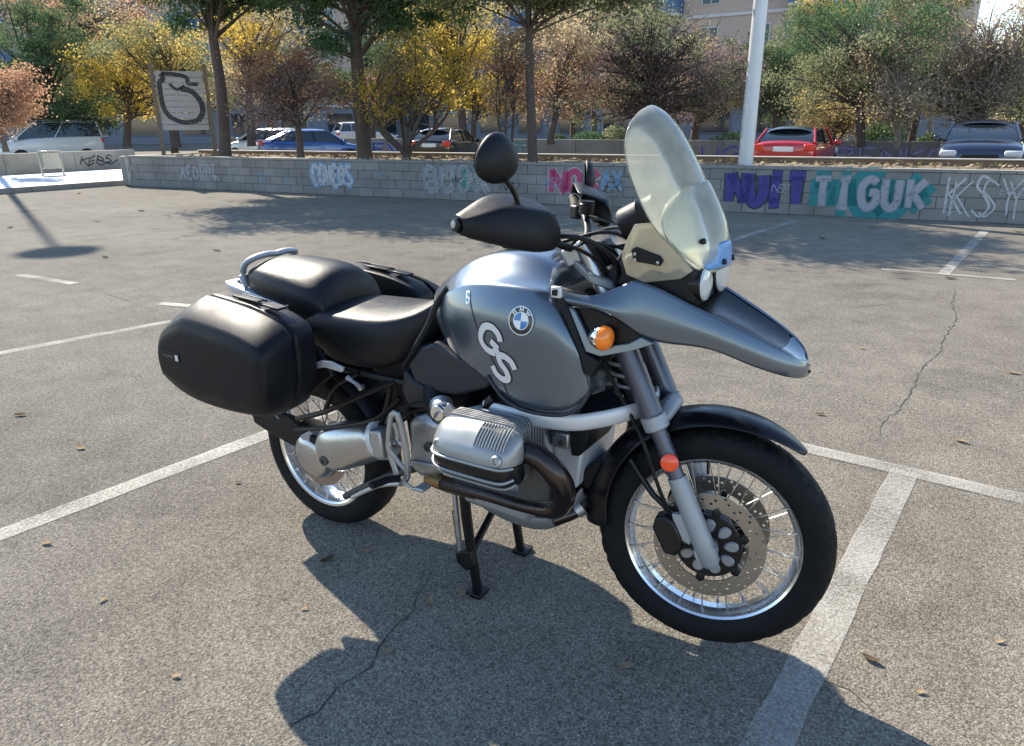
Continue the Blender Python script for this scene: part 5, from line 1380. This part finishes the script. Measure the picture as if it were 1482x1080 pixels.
for st, w in (([(.14, .95), (.40, .94), (.66, .89), (.68, .79), (.88, .78)], .06), ([(.14, .95), (.16, .85), (.08, .80), (.07, .62), (.08, .42), (.16, .26), (.32, .17), (.52, .13), (.78, .16)], .07), ([(.78, .16), (.90, .30), (.90, .46), (.80, .60), (.66, .68), (.50, .70)], .08), ([(.28, .78), (.42, .69), (.60, .75)], .045)):
    v, f = stroke2d([(p[0] * W_, p[1] * 1.52) for p in st], w * 1.75); b = len(Vv)
    for q in v: Vv.append(pL - o0 + e * q.x + nf * .026 + Vector((0, 0, .72 + q.y)))
    Ff += [tuple(i + b for i in t) for t in f]
mesh_obj('brushed_drawing', Vv, Ff, GM['black'], nb, smooth=False)

# ---------------------------------------------------------------- lamp posts
def lamp_post(base, H, r0, label, disc=1.0, arm=0):
    o = empty('lamp_post', base); tag(o, label, 'lamp post')
    lathe('pole', [(0, r0), (H * .5, r0 * .86), (H, r0 * .6)], (0, 0, 0), (0, 0, 1), M['galv'], o, 24)
    box('access_door', (0, -r0 * .98, 1.0), (.07, .012, .28), M['galv'], o, bev=.004)
    lathe('lamp_head', [(-.10, .08), (-.02, disc * .5), (.06, disc * .46), (.16, .1), (.18, 0)], (0, 0, H), (0, 0, 1), M['galv'], o, 36)
    lathe('collar', [(-.02, r0 * 1.12), (.02, r0 * 1.12)], (0, 0, H * .42), (0, 0, 1), M['galv'], o, 20)
    return o
lamp_post(Vector((-1.75, 12.45, .70)), 8.5, .135, 'pale grey tapered lamp post standing in the planter', .7)
lamp_post(Vector((-24.6, 9.72, 0)), 14.3, .09, 'tall disc-headed lamp post beside the entrance wall', 1.0)

# ---------------------------------------------------------------- far graffiti wall, building
fgw = empty('far_wall', (0, 25.6, 0)); tag(fgw, 'low grey wall painted with blue and violet graffiti behind the parked cars', 'wall')
for k in range(24):
    mesh_obj('wall_panel', *box_geo((-33 + k * 2.0, 0, .46), (1.985, .25, .92)), M['concrete_block_c'], fgw, bev=.01)
for txt, x0, x1, cols in (('UGOXN', -6.8, -3.0, (('sky', .12), ('lilac', .16), ('violet', .05))), ('RENKO', -2.2, 1.2, (('lilac', .2), ('pale', .06))), ('AVBX', 1.6, 5.2, (('lilac', .25), ('sky', .06))), ('NAT', -16.5, -14.2, (('sea', .2), ('pale', .08))), ('SEVA', -24, -20, (('sky', .2), ('violet', .1)))):
    word(txt, x0, x1, .2, .5, cols, .06, parent=fgw, vv=-.132)
M['facade'] = mat('pink_beige_render', (0.42, 0.33, 0.28), .85, var=.08, vscale=.4)
M['facade_base'] = mat('grey_blue_base', (0.18, 0.20, 0.235), .7, var=.12, vscale=.5)
M['trim_white'] = mat('pale_trim', (0.5, 0.5, 0.5), .7, var=.05)
M['rail_blue'] = mat('blue_balcony', (0.045, 0.12, 0.26), .5, var=.1)
def apartment(loc, rz, label, BW, storeys=4, skip=3):
    bl = empty('apartment_block', loc, rz); tag(bl, label, 'building')
    part = lambda n, c, s, m, p=bl, b=.0: mesh_obj(n, *box_geo(c, s), m, p, bev=b)
    Ht = storeys * 3.1
    part('wall', (0, 5, 3.2 + Ht / 2), (BW, 10, Ht), M['facade'])
    part('ground_floor', (0, 5.2, 1.6), (BW - .3, 10, 3.2), M['facade_base'])
    part('cornice', (0, 4.9, 3.3 + Ht), (BW + .5, 10.6, .25), M['trim_white'])
    for fl in range(storeys):
        z = 3.2 + fl * 3.1
        part('floor_band', (0, -.05, z + .1), (BW, .14, .22), M['trim_white'])
        for k in range(int(BW / 4)):
            x = -BW / 2 + 2 + k * 4.0
            if k % skip == 1:
                bal = part('balcony', (x, -.7, z + .3), (3.6, 1.4, .16), M['trim_white'])
                mesh_obj('balcony_rail', *box_geo((x, -1.38, z + .88), (3.6, .05, 1.0)), M['rail_blue'], bal)
                for s in (-1, 1): mesh_obj('balcony_rail', *box_geo((x + s * 1.78, -.7, z + .88), (.05, 1.3, 1.0)), M['rail_blue'], bal)
                for s in (-.9, .9):
                    w = part('balcony_door', (x + s, -.02, z + 1.4), (1.2, .12, 2.2), M['trim_white'])
                    mesh_obj('pane', *box_geo((x + s, -.07, z + 1.4), (1.04, .06, 2.04)), M['window'], w)
            else:
                w = part('window', (x, -.03, z + 1.65), (1.5, .12, 1.5), M['trim_white'])
                for s in (-1, 1): mesh_obj('pane', *box_geo((x + s * .35, -.08, z + 1.65), (.62, .06, 1.36)), M['window'], w)
    for k in range(int(BW / 4.4)):
        x = -BW / 2 + 3 + k * 4.4
        w = part('shop_window', (x, .16, 1.7), (2.6, .12, 2.0), M['trim_white'] if k % 4 == 0 else M['facade_base']); mesh_obj('pane', *box_geo((x, .08, 1.7), (2.4, .06, 1.8)), M['window'], w)
apartment((-32, 60, 0), 0, 'long pink beige apartment block with blue balconies behind the trees', 64.0)
p_ = (-65.446, 37.377, 3.505)
apartment((p_[0], p_[1], 0), R(48), 'pink beige apartment block half hidden by the big evergreen', 44.0, 5, 2)
# hedge in front of it
hz_ = (-41.414, 23, 0.72)


# ---------------------------------------------------------------- parked cars
CP = dict(white=mat('white_car_paint', (.62, .63, .64), .3, coat=.8), silver=mat('silver_car_paint', (.5, .52, .54), .3, .5, coat=.8), blue=mat('blue_car_paint', (.02, .07, .26), .25, .2, coat=1), black=mat('black_car_paint', (.012, .012, .014), .2, coat=1),
          red=mat('red_car_paint', (.42, .015, .02), .25, coat=1), navy=mat('dark_blue_car_paint', (.022, .032, .06), .25, .3, coat=1))
M['tyre_car'] = mat('car_tyre', (.02, .02, .02), .85); M['alloy'] = mat('alloy_wheel', (.45, .46, .47), .35, .8); M['plate'] = mat('number_plate', (.7, .7, .68), .5)
def car(label, loc, heading, L, W, H, paint, prof, cabin, plate_end=None, group=None, roof=None):
    """prof: list of (x/L from -.5 rear to .5 front, deck height, half width factor); cabin: (rear base x, rear roof x, front roof x, front base x) as fractions of L"""
    root = empty('parked_car', loc, heading); tag(root, label, 'car', group)
    P = CP[paint]
    hw = W / 2
    rings = []
    for fx, zd, wf, zl in prof:
        x = fx * L; w = hw * wf
        rings.append([Vector((x, -w * .86, zl)), Vector((x, -w * .985, zl + .1)), Vector((x, -w, (zl + zd) * .55)), Vector((x, -w * .97, zd - .09)), Vector((x, -w * .86, zd - .01)), Vector((x, 0, zd + .025)), Vector((x, w * .86, zd - .01)), Vector((x, w * .97, zd - .09)), Vector((x, w, (zl + zd) * .55)), Vector((x, w * .985, zl + .1)), Vector((x, w * .86, zl))])
    CR = {}
    for i in range(len(rings) - 1):
        for k in (3, 7): CR[(i * 11 + k, (i + 1) * 11 + k)] = .4
    loft('body', rings, P, root, sub=2, creases=CR)
    rb, rr_, fr, fb = [c * L for c in cabin]
    zb = [p[1] for p in prof if abs(p[0] - cabin[0]) < .2][0]
    zr, zf = np.interp(cabin[0], [p[0] for p in prof], [p[1] for p in prof]) - .04, np.interp(cabin[3], [p[0] for p in prof], [p[1] for p in prof]) - .03
    wb, wt = hw * .93, hw * .73
    zt = H - .07
    mid = (rr_ + fr) / 2
    # glass house
    def q(x, z, t): # t 0 base .. 1 roof
        return wb + (wt - wb) * t
    A = [Vector((rb, -wb * .92, zr)), Vector((fb, -wb * .94, zf)), Vector((fr, -wt, zt)), Vector((rr_, -wt * .97, zt))]
    B = [Vector((v.x, -v.y, v.z)) for v in A]
    mesh_obj('glasshouse', A + B, [(0, 1, 2, 3), (4, 5, 6, 7), (0, 1, 5, 4), (1, 2, 6, 5), (2, 3, 7, 6), (3, 0, 4, 7)], M['glass'], root, bev=.03, bseg=2)
    # roof panel, turned down over the window tops
    V = []
    nx, ny = 10, 10
    for i in range(nx + 1):
        f = i / nx; x = rr_ - .16 + (fr + .12 - rr_ + .16) * f
        ed = (2 * f - 1) ** 4
        for j in range(ny + 1):
            t = -1 + 2 * j / ny
            V.append(Vector((x, t * (wt + .035) * (1 - .05 * ed), zt + .05 - .10 * t ** 4 - .085 * ed + .02 * (1 - t * t))))
    F = [(i * (ny + 1) + j, (i + 1) * (ny + 1) + j, (i + 1) * (ny + 1) + j + 1, i * (ny + 1) + j + 1) for i in range(nx) for j in range(ny)]
    mesh_obj('roof', V, F, CP[roof] if roof else P, root, solid=.02, sub=1)
    # pillars
    pr_ = .032
    for S_ in (A, B):
        sgn = -1 if S_ is A else 1
        off = Vector((0, sgn * .012, 0))
        for a, b in ((S_[0], S_[3]), (S_[1], S_[2])): tube('pillar', [a + off, b + off], pr_, P, root, 8, 1)
        for f in (.42, .74) if L > 4.1 else (.45,):
            a = S_[0].lerp(S_[1], 1 - f); b = S_[3].lerp(S_[2], 1 - f); tube('pillar', [a + off, b + off], .022, M['black_gloss'] if paint != 'white' else P, root, 8, 1)
        # door seams and handles
        for f in (.36, .62):
            x = rb + (fb - rb) * f
            box('door_handle', (x, sgn * hw * .985, .80 if H < 1.6 else .9), (.16, .03, .03), P, root, bev=.008)
        m = S_[1] + Vector((-.12, sgn * .16, .06)); box('wing_mirror', m, (.12, .2, .15), P, root, bev=.04)
    xr, xf = prof[0][0] * L, prof[-1][0] * L
    for sgn in (-1, 1):
        zl_ = .82 if H < 1.5 else .90
        box('tail_lamp', (xr + .055, sgn * hw * .76, zl_ + .06), (.14, hw * .34, .17), M['red_lens'], root, bev=.03)
        box('headlamp', (xf - .10, sgn * hw * .72, zl_ - .12), (.22, hw * .40, .15), M['lamp_glass'], root, bev=.05)
    box('number_plate', (xr - .012, 0, .84), (.02, .52, .12), M['plate'], root, bev=.004)
    box('number_plate', (xf + .008, 0, .42), (.02, .52, .12), M['plate'], root, bev=.004)
    box('grille', (xf - .005, 0, .68 if H > 1.5 else .58), (.05, W * .42, .16), M['black_gloss'], root, bev=.02)
    box('bumper', (xr + .02, 0, .45), (.12, W * .84, .16), P, root, bev=.04)
    box('bumper', (xf - .02, 0, .40), (.12, W * .82, .18), P, root, bev=.04)
    for fx in (-.31, .31):
        for sgn in (-1, 1):
            c = (fx * L, sgn * (hw - .10), .31)
            w = lathe('wheel', [(-.1, .2), (-.1, .29), (-.07, .31), (.07, .31), (.1, .29), (.1, .2)], c, (0, 1, 0), M['tyre_car'], root, 28)
            lathe('alloy_rim', [(.085 * sgn, 0), (.095 * sgn, .05), (.08 * sgn, .19), (.1 * sgn, .205)], c, (0, 1, 0), M['alloy'], w, 20)
    return root
HATCH = [(-.5, .95, .80, .36), (-.485, 1.03, .90, .28), (-.42, 1.06, .97, .22), (-.25, 1.03, 1.0, .19), (0, .99, 1.0, .18), (.2, .96, .99, .19), (.36, .88, .96, .20), (.45, .74, .88, .22), (.49, .66, .76, .28), (.5, .60, .68, .34)]
SEDAN = [(-.5, .90, .78, .36), (-.485, .97, .88, .28), (-.40, 1.0, .96, .22), (-.25, .99, 1.0, .19), (0, .95, 1.0, .18), (.2, .92, .99, .19), (.36, .82, .95, .20), (.45, .73, .86, .22), (.49, .64, .74, .28), (.5, .58, .66, .34)]
VAN = [(-.5, 1.12, .88, .36), (-.49, 1.17, .94, .28), (-.42, 1.17, .98, .24), (-.2, 1.16, 1.0, .22), (.05, 1.14, 1.0, .22), (.22, 1.10, .99, .22), (.36, 1.02, .96, .23), (.45, .85, .88, .25), (.49, .72, .78, .3), (.5, .62, .70, .36)]
SUV = [(-.5, 1.06, .84, .42), (-.485, 1.1, .92, .34), (-.40, 1.12, .98, .28), (-.2, 1.12, 1.0, .26), (.05, 1.11, 1.0, .26), (.2, 1.10, .99, .26), (.36, 1.06, .98, .28), (.455, 1.0, .96, .3), (.49, .88, .90, .34), (.5, .66, .76, .4)]
def gp(p): return Vector((p[0], p[1], 0))
def view_ang(p):  # heading that points straight away from the car park side
    return math.atan2(p[1] + 1.83, p[0] - 1.98)
p = gp((-33.734, 16.175, 1.061)); car('white people carrier parked side-on beyond the entrance wall', p, view_ang(p) + R(90) + R(6), 4.05, 1.76, 1.84, 'white', VAN, (-.49, -.455, .12, .36))
p = gp((-25.481, 21.443, 0.998)); car('silver hatchback glinting behind the notice board trunk', p, view_ang(p) + R(58), 3.9, 1.7, 1.44, 'silver', HATCH, (-.46, -.33, .08, .27))
p = gp((-21.284, 20.137, 1.037)); car('dark blue saloon parked between the pine trunks', p, view_ang(p) - R(80), 4.3, 1.72, 1.40, 'blue', SEDAN, (-.40, -.20, .10, .28))
p = gp((-36.097, 39.227, 1.116)); car('white estate car far behind the forked pine', p, view_ang(p) - R(70), 4.5, 1.8, 1.75, 'white', VAN, (-.47, -.40, .08, .30))
p = gp((-15.067, 21.006, 1.045)); car('black hatchback seen from behind under the yellow tree', p, view_ang(p) - R(20), 3.9, 1.68, 1.42, 'black', HATCH, (-.46, -.33, .08, .27))
p = gp((-2.566, 21.224, 1.088)); car('red hatchback with black roof seen from behind', p, view_ang(p) - R(11), 3.95, 1.74, 1.43, 'red', HATCH, (-.46, -.33, .08, .27), roof='black')
p = gp((1.908, 21.668, 1.096)); car('dark blue off-road car facing the planter', p, view_ang(p) + R(180) + R(1), 4.5, 1.86, 1.56, 'navy', SUV, (-.46, -.38, .06, .24))


# ---------------------------------------------------------------- trees
def tree(name, label, base, crown, leafm, n_leaf, leaf, trunk_r=.15, top=None, bark='bark', stems=1, clump=.42, limbs=14, cat='tree', group=None, twig=0, bare=0.0, spread=.25, lo=.2):
    """crown: list of (centre, radius across, radius up). Limbs run from the trunk to the clumps."""
    base = Vector(base)
    root = empty(name, base); tag(root, label, cat, group)
    cen = [(Vector(c), rx, rz) for c, rx, rz in crown]
    mean = sum((c for c, _, _ in cen), Vector()) / len(cen)
    low = min(c.z - rz * .6 for c, _, rz in cen)
    geo = []
    tops = []
    for s in range(stems):
        sp = Vector((random.uniform(-1, 1), random.uniform(-1, 1), 0)) * (spread if stems > 1 else .02)
        tp = Vector(top) if top is not None else Vector((mean.x, mean.y, mean.z)) * .6 + Vector((base.x, base.y, mean.z)) * .4
        tp = tp + sp * 3
        k1 = base + (tp - base) * .35 + sp + Vector((random.uniform(-.06, .06), random.uniform(-.06, .06), 0)); k2 = base + (tp - base) * .7 + sp * 1.5
        r = trunk_r * (1 if stems == 1 else .55)
        geo.append(tube_geo([base + sp * .2 - Vector((0, 0, .1)), base + sp * .3 + Vector((0, 0, .15)), k1, k2, tp], [r * 1.35, r * 1.05, r * .9, r * .65, r * .28], 9, 3)); tops.append((k1, k2, tp))
    wsum = sum(rx * rx * rz for _, rx, rz in cen)
    pts = []
    clumps = []
    for c, rx, rz in cen:
        nc = max(4, int(limbs * (rx * rx * rz) / wsum * 5.0))
        for _ in range(nc):
            d = Vector((random.gauss(0, 1), random.gauss(0, 1), random.gauss(0, 1))).normalized() * (random.random() ** .45)
            clumps.append(c + Vector((d.x * rx, d.y * rx, d.z * rz)))
    for i, c in enumerate(clumps):
        if i % 2 == 0 or bare:
            k1, k2, tp = random.choice(tops)
            st = k1.lerp(tp, min(1, max(.1, random.uniform(lo, 1)))) if c.z > k1.z else k1.lerp(k2, random.random() * .6)
            if st.z > c.z - .1: st = k1.lerp(k2, random.uniform(lo, .9) if lo > .3 else random.random() * .5)
            m = st.lerp(c, .5) + Vector((random.uniform(-.2, .2), random.uniform(-.2, .2), random.uniform(-.1, .25)))
            r = trunk_r * random.uniform(.16, .3)
            geo.append(tube_geo([st, m, c], [r, r * .65, r * .2], 5, 2))
            for t in range(twig):
                a = m.lerp(c, random.random()); b = a + Vector((random.gauss(0, .4), random.gauss(0, .4), random.gauss(.25, .3)))
                geo.append(tube_geo([a, a.lerp(b, .5) + Vector((random.gauss(0, .06), random.gauss(0, .06), .05)), b], [r * .4, r * .25, r * .1], 4, 1))
    V, F = join_geo(*geo)
    mesh_obj('trunk', [v - base for v in V], F, M[bark], root)
    n_leaf = int(n_leaf * 2.3); leaf = leaf * .62; clump = clump * .6
    per = max(6, int(n_leaf / len(clumps)))
    arr = []
    for c in clumps:
        if random.random() < bare: continue
        k = rng.normal(size=(per, 3)) * np.array([clump, clump, clump * .62]) * random.uniform(.6, 1.25)
        arr.append(k + np.array(c - base))
    if arr:
        A = np.concatenate(arr)
        mats = leafm if isinstance(leafm, list) else [leafm]
        slim = .13 if mats[0] == 'needles' else .32
        if len(mats) == 1: leaf_cloud('crown', A, leaf * (1.5 if slim < .2 else 1), M[mats[0]], root, slim=slim)
        else:
            sel = rng.integers(0, len(arr), 1)
            half = len(arr) // 2
            leaf_cloud('crown', np.concatenate(arr[:half]), leaf, M[mats[0]], root, slim=max(slim, .22)); leaf_cloud('crown', np.concatenate(arr[half:]), leaf, M[mats[1]], root)
    return root

# planted in the bed
tree('pine_tree', 'tall dark pine trunk beside the slatted notice board', (-14.409, 10.644, 0.744), [((-15.065, 10.43, 4.287), 1.0, .4), ((-14.2, 10.915, 5.492), 3.0, 1.1), ((-13.38, 11.589, 4.408), 1.0, .4)], 'needles', 19000, .17, .15, top=(-14.337, 10.738, 5.407), limbs=22, lo=.6, clump=.5)
tree('pine_tree', 'forked pine with broad drooping dark crown over the planter', (-10.629, 11.703, 0.767), [((-11.324, 10.876, 3.483), 1.0, .45), ((-9.919, 12.331, 3.784), .9, .45), ((-10.602, 11.728, 5.09), 3.0, 1.1), ((-9.285, 13.217, 4.122), .8, .5)], 'needles', 19000, .16, .18, top=(-10.605, 11.725, 5.022), limbs=24, lo=.45, clump=.46)
tree('pine_tree', 'slender straight trunk rising from the planter between two shrubs', (-6.047, 11.891, 0.782), [((-6.12, 11.964, 4.878), 2.9, 1.1), ((-7.04, 11.381, 4.165), 1.0, .35), ((-5.161, 12.485, 4.082), 1.2, .4)], 'olive', 22000, .16, .10, top=(-6.115, 11.851, 4.682), limbs=22, lo=.75, clump=.5)
tree('plum_tree', 'small purple-leaved tree in front of the blue saloon', (-11.974, 10.912, 0.791), [((-12.31, 10.534, 2.011), .85, .8), ((-11.661, 11.246, 2.242), .8, .7), ((-12.46, 10.359, 2.682), .7, .6), ((-11.886, 11.008, 2.916), .8, .5)], ['plum', 'rust'], 4200, .10, .085, limbs=22, twig=2, clump=.33)
tree('bushy_tree', 'many-stemmed tree with sparse yellow leaves in the planter', (-9.309, 11.668, 0.791), [((-9.633, 11.39, 2.267), .8, .5), ((-8.614, 12.22, 2.339), .85, .55), ((-9.139, 11.808, 2.911), .9, .6), ((-9.361, 11.624, 1.829), .8, .35)], ['yellow', 'yellowgreen'], 3000, .095, .10, stems=6, limbs=22, twig=3, clump=.32, spread=.28)
tree('bushy_tree', 'thin twiggy tree with rusty leaves near the slender trunk', (-6.725, 12.065, 0.762), [((-6.752, 12.048, 2.48), .75, .8), ((-6.442, 12.239, 3.141), .7, .6), ((-7.005, 11.886, 1.798), .45, .4)], ['rust', 'tan'], 2600, .085, .06, stems=3, limbs=20, twig=3, clump=.28, spread=.12)
# beyond the planter
tree('autumn_tree', 'rust-coloured tree standing before the grey shop fronts', (-11.1, 21.787, 0.929), [((-11.056, 21.811, 2.87), 1.7, 1.5), ((-10.657, 22.027, 4.178), 1.5, 1.2)], ['rust', 'tan'], 4200, .13, .12, limbs=26, twig=2)
tree('autumn_tree', 'yellow-leaved tree behind the black hatchback', (-16.649, 24.184, 0.844), [((-17.234, 23.755, 4.698), 1.7, 1.5), ((-16.113, 24.56, 4.185), 1.4, 1.2), ((-16.761, 24.104, 5.706), 1.9, 1.1), ((-18.088, 23.091, 5.197), 1.4, 1.2)], ['yellow', 'yellowgreen'], 5500, .15, .2, limbs=30)
tree('spreading_tree', 'wide brown and olive tree with a tangle of bare limbs', (-8.335, 24.198, 0.894), [((-9.575, 23.671, 3.465), 2.1, 1.8), ((-7.673, 24.451, 3.204), 2.2, 1.7), ((-8.741, 24.033, 4.559), 2.4, 1.3), ((-6.276, 24.923, 2.39), 1.4, 1.0), ((-10.202, 23.378, 2.208), 1.2, .9)], ['plum', 'olive'], 8000, .13, .22, limbs=60, twig=5, clump=.42)
tree('spreading_tree', 'low dark leaning tree with purple brown leaves by the lamp post', (-7.473, 26.639, 0.846), [((-6.804, 26.853, 3.172), 1.7, 1.3), ((-7.69, 26.566, 2.22), 1.3, .8)], ['plum'], 3500, .14, .16, limbs=30, twig=2)
tree('umbrella_pine', 'rounded bright green pine behind the lamp post', (-6.02, 33.267, 0.713), [((-7.324, 32.944, 3.898), 2.0, 1.4), ((-6.024, 33.267, 3.443), 2.0, 1.6), ((-5.312, 33.421, 2.017), 1.6, 1.0)], ['green'], 7000, .17, .2, limbs=26)
tree('olive_tree', 'straight-trunked olive green tree behind the red hatchback', (-1.318, 23.958, 0.88), [((-1.777, 23.895, 3.144), 1.8, 1.1), ((-2.973, 24.201, 2.706), 1.3, 1.0), ((-0.855, 24.013, 3.866), 1.7, 1.0), ((-2.759, 24.749, 4.34), 1.6, .9), ((-0.859, 24.013, 2.631), 1.0, .6)], ['olive', 'needles'], 8000, .13, .16, top=(-1.664, 23.911, 3.429), limbs=36, twig=1)
tree('olive_tree', 'dark evergreen branch mass between two pale trunks', (-0.038, 26.095, 0.838), [((-0.185, 26.084, 2.691), 1.3, .55), ((0.234, 26.114, 3.084), .8, .5)], ['needles'], 5000, .13, .12, limbs=22)
tree('bare_tree', 'pale almost bare tree with fine grey branches', (1.782, 25.168, 0.874), [((1.057, 25.153, 2.807), 1.6, 1.5), ((1.871, 25.168, 3.154), 1.5, 1.4), ((1.403, 25.162, 1.827), 1.4, .7)], ['tan'], 2600, .10, .17, bark='bark_pale', limbs=60, twig=6, bare=.3)
tree('bare_tree', 'slim pale tree with tan leaves beside the dark evergreen', (-0.138, 23.078, 0.87), [((-0.309, 23.063, 2.017), 1.0, .9), ((-0.978, 23.496, 3.181), 1.0, .9)], ['tan'], 3000, .11, .09, bark='bark_pale', limbs=34, twig=4, bare=.15)
tree('shrub', 'pale yellow shrub behind the red hatchback', (-2.435, 26.324, 0.655), [((-2.78, 26.268, 1.676), 1.2, .8), ((-2.112, 26.878, 1.785), 1.0, .8)], ['tan', 'yellowgreen'], 5000, .12, .08, stems=3, limbs=20, cat='shrub')
tree('olive_tree', 'dense olive tree beyond the dark off-road car', (3.149, 30.147, 0.766), [((2.62, 30.162, 2.541), 1.8, 1.3), ((2.925, 30.155, 4.052), 2, 1.6), ((2.16, 31.168, 1.766), 1.3, .7)], ['olive', 'tan'], 5000, .15, .18, limbs=30)
tree('evergreen_tree', 'large dark green tree towering over the white people carrier', (-33.783, 16.078, 0.766), [((-33.968, 15.704, 4.056), 2.6, 2.2), ((-33.241, 17.121, 2.817), 2.3, 1.8), ((-33.493, 16.645, 5.607), 2.6, 1.7), ((-32.841, 17.847, 2.087), 1.6, 1.3), ((-34.206, 15.208, 2.509), 2.0, 1.4)], ['needles', 'green'], 12000, .19, .3, limbs=34, clump=.5)
tree('autumn_tree', 'small reddish tree beside the bonnet of the white people carrier', (-23.088, 9.468, 0.922), [((-22.939, 9.792, 2.391), .85, .8), ((-22.773, 10.141, 2.782), .7, .5), ((-23.045, 9.561, 1.71), .6, .5)], ['rust'], 3200, .11, .07, limbs=20, twig=2, clump=.32)
tree('autumn_tree', 'yellow tree glowing behind the slatted notice board', (-29.672, 17.323, 0.769), [((-29.553, 17.519, 3.017), 1.8, 1.5), ((-29.732, 17.225, 4.095), 1.6, 1.1), ((-28.612, 18.975, 2.898), 1.6, 1.2)], ['yellow', 'yellowgreen'], 5000, .16, .16, limbs=26)
tree('autumn_tree', 'olive yellow tree above the slatted notice board', (-26.977, 17.823, 0.779), [((-26.972, 17.83, 4.395), 1.8, 1.1), ((-27.574, 16.912, 4.614), 1.6, .9), ((-26.194, 18.929, 3.774), 1.4, 1.0)], ['yellowgreen', 'olive'], 4800, .15, .18, limbs=28)
tree('autumn_tree', 'orange tan tree far behind the yellow tree', (-41.588, 22.694, 0.725), [((-41.566, 22.733, 6.889), 3.0, 1.8), ((-40.478, 24.57, 7.522), 3.0, 1.8), ((-42.274, 21.433, 7.653), 2.6, 1.6)], ['tan', 'rust'], 4500, .24, .25, limbs=20, clump=.65)
tree('autumn_tree', 'golden tree behind the purple-leaved tree', (-23.606, 19.005, 0.832), [((-23.566, 19.054, 4.682), 1.8, 1.5), ((-22.665, 20.111, 5.468), 1.8, 1.2), ((-23.846, 18.707, 3.156), 1.3, 1.0)], ['yellow', 'tan'], 4800, .15, .18, limbs=24)
mixm = ['yellowgreen', 'tan', 'olive', 'rust', 'yellow', 'olive', 'tan', 'green', 'plum']
words = ['mottled yellow green', 'dull tan', 'grey olive', 'rusty brown', 'golden yellow', 'dusky olive', 'pale straw', 'deep green', 'brown purple']
where = ['behind the big evergreen', 'behind the notice board', 'behind the tall pine', 'behind the forked pine', 'behind the black hatchback', 'behind the slender trunk', 'behind the spreading tree', 'behind the lamp post', 'behind the red hatchback', 'behind the bare tree']
for k in range(10):
    x = 90 + k * 148
    DTAB = [(-39.497, 20.268, 3.719), (-36.145, 23.902, 3.756), (-33.704, 28.753, 3.87), (-28.982, 32.185, 3.855), (-23.754, 35.082, 3.802), (-18.695, 38.136, 3.761), (-13.736, 41.399, 3.732), (-8.577, 43.967, 3.669), (-3.245, 43.87, 3.494), (1.443, 43.165, 3.316)]
    c = Vector(DTAB[k])
    j = lambda s: Vector((random.uniform(-s, s), random.uniform(-s, s), 0))
    hi = 1.5 if k < 9 else .6
    tree('backdrop_tree', f'{words[k % 9]} tree crown far {where[k]}', (c.x, c.y, 0), [(c + j(.8) + Vector((0, 0, -.6)), 2.0, 1.3), (c + Vector((2.2, 1, -.3)), 1.9, 1.3), (c + Vector((-2.2, -1, hi * .3 - .4)), 1.9, 1.3), (c + Vector((.5, .5, hi)), 1.7, 1.0)], [mixm[k % 9], mixm[(k + 4) % 9]] if k % 2 else [mixm[k % 9]], 5200, .24, .2, limbs=20, clump=.62, group='trees far behind the parked cars')
tree('tall_tree', 'tall thin olive tree before the beige apartment block', (-5.027, 37.549, 0.627), [((-6.015, 37.361, 5.152), 1.6, 1.6), ((-5.263, 37.507, 6.295), 1.6, 1.4), ((-5.384, 37.484, 3.616), 1.5, 1.2)], ['olive', 'yellowgreen'], 6000, .17, .13, limbs=26, twig=1)
tree('tall_tree', 'tall pale tan tree between the olive tree and the bare tree', (-0.049, 36.114, 0.688), [((-1.018, 36.05, 5.159), 1.7, 1.5), ((-0.354, 36.096, 5.778), 1.4, 1.2), ((-2.06, 35.953, 6.023), 1.6, 1.2)], ['tan', 'olive'], 6000, .17, .13, limbs=26, twig=2, bark='bark_pale')
tree('tall_tree', 'tall grey green tree behind the spreading tree', (-14.505, 32.405, 0.68), [((-14.941, 32.191, 5.849), 1.8, 1.4), ((-13.491, 32.875, 6.408), 1.6, 1.2), ((-16.398, 31.427, 6.172), 1.6, 1.3)], ['olive', 'tan'], 6000, .17, .14, limbs=26, twig=1)
# clipped bushes
def bush(label, c, rx, rz, m, n):
    c = Vector(c); root = empty('clipped_bush', (c.x, c.y, 0)); tag(root, label, 'bush')
    d = rng.normal(size=(n, 3)); d /= np.linalg.norm(d, axis=1)[:, None]; d *= (rng.random(n) ** .25)[:, None]
    leaf_cloud('foliage', d * np.array([rx, rx, rz]) + np.array([0, 0, rz * .95]), .11, M[m], root)
    tube('stem', [(0, 0, 0), (0, 0, rz)], .05, M['bark'], root, 6, 1)
bush('round dark bush before the grey shop fronts', (-13.871, 30.489, 0.725), 1.0, .62, 'needles', 2600)
bush('tall rounded olive bush next to the clear screen', (-12.757, 31.012, 0.721), .75, .75, 'olive', 2200)
bush('small round bush at the foot of the rust tree', (-15.146, 29.832, 0.732), .5, .55, 'green', 1200)
bush('wide low bush behind the lamp post', (-7.207, 30.903, 0.7), 1.1, .6, 'green', 2400)
bush('dark bush at the foot of the straight-trunked olive tree', (-1.118, 28.008, 0.809), .95, .8, 'needles', 2600)
bush('small dark bush near the off-road car', (0.443, 27.127, 0.818), .55, .6, 'green', 1400)
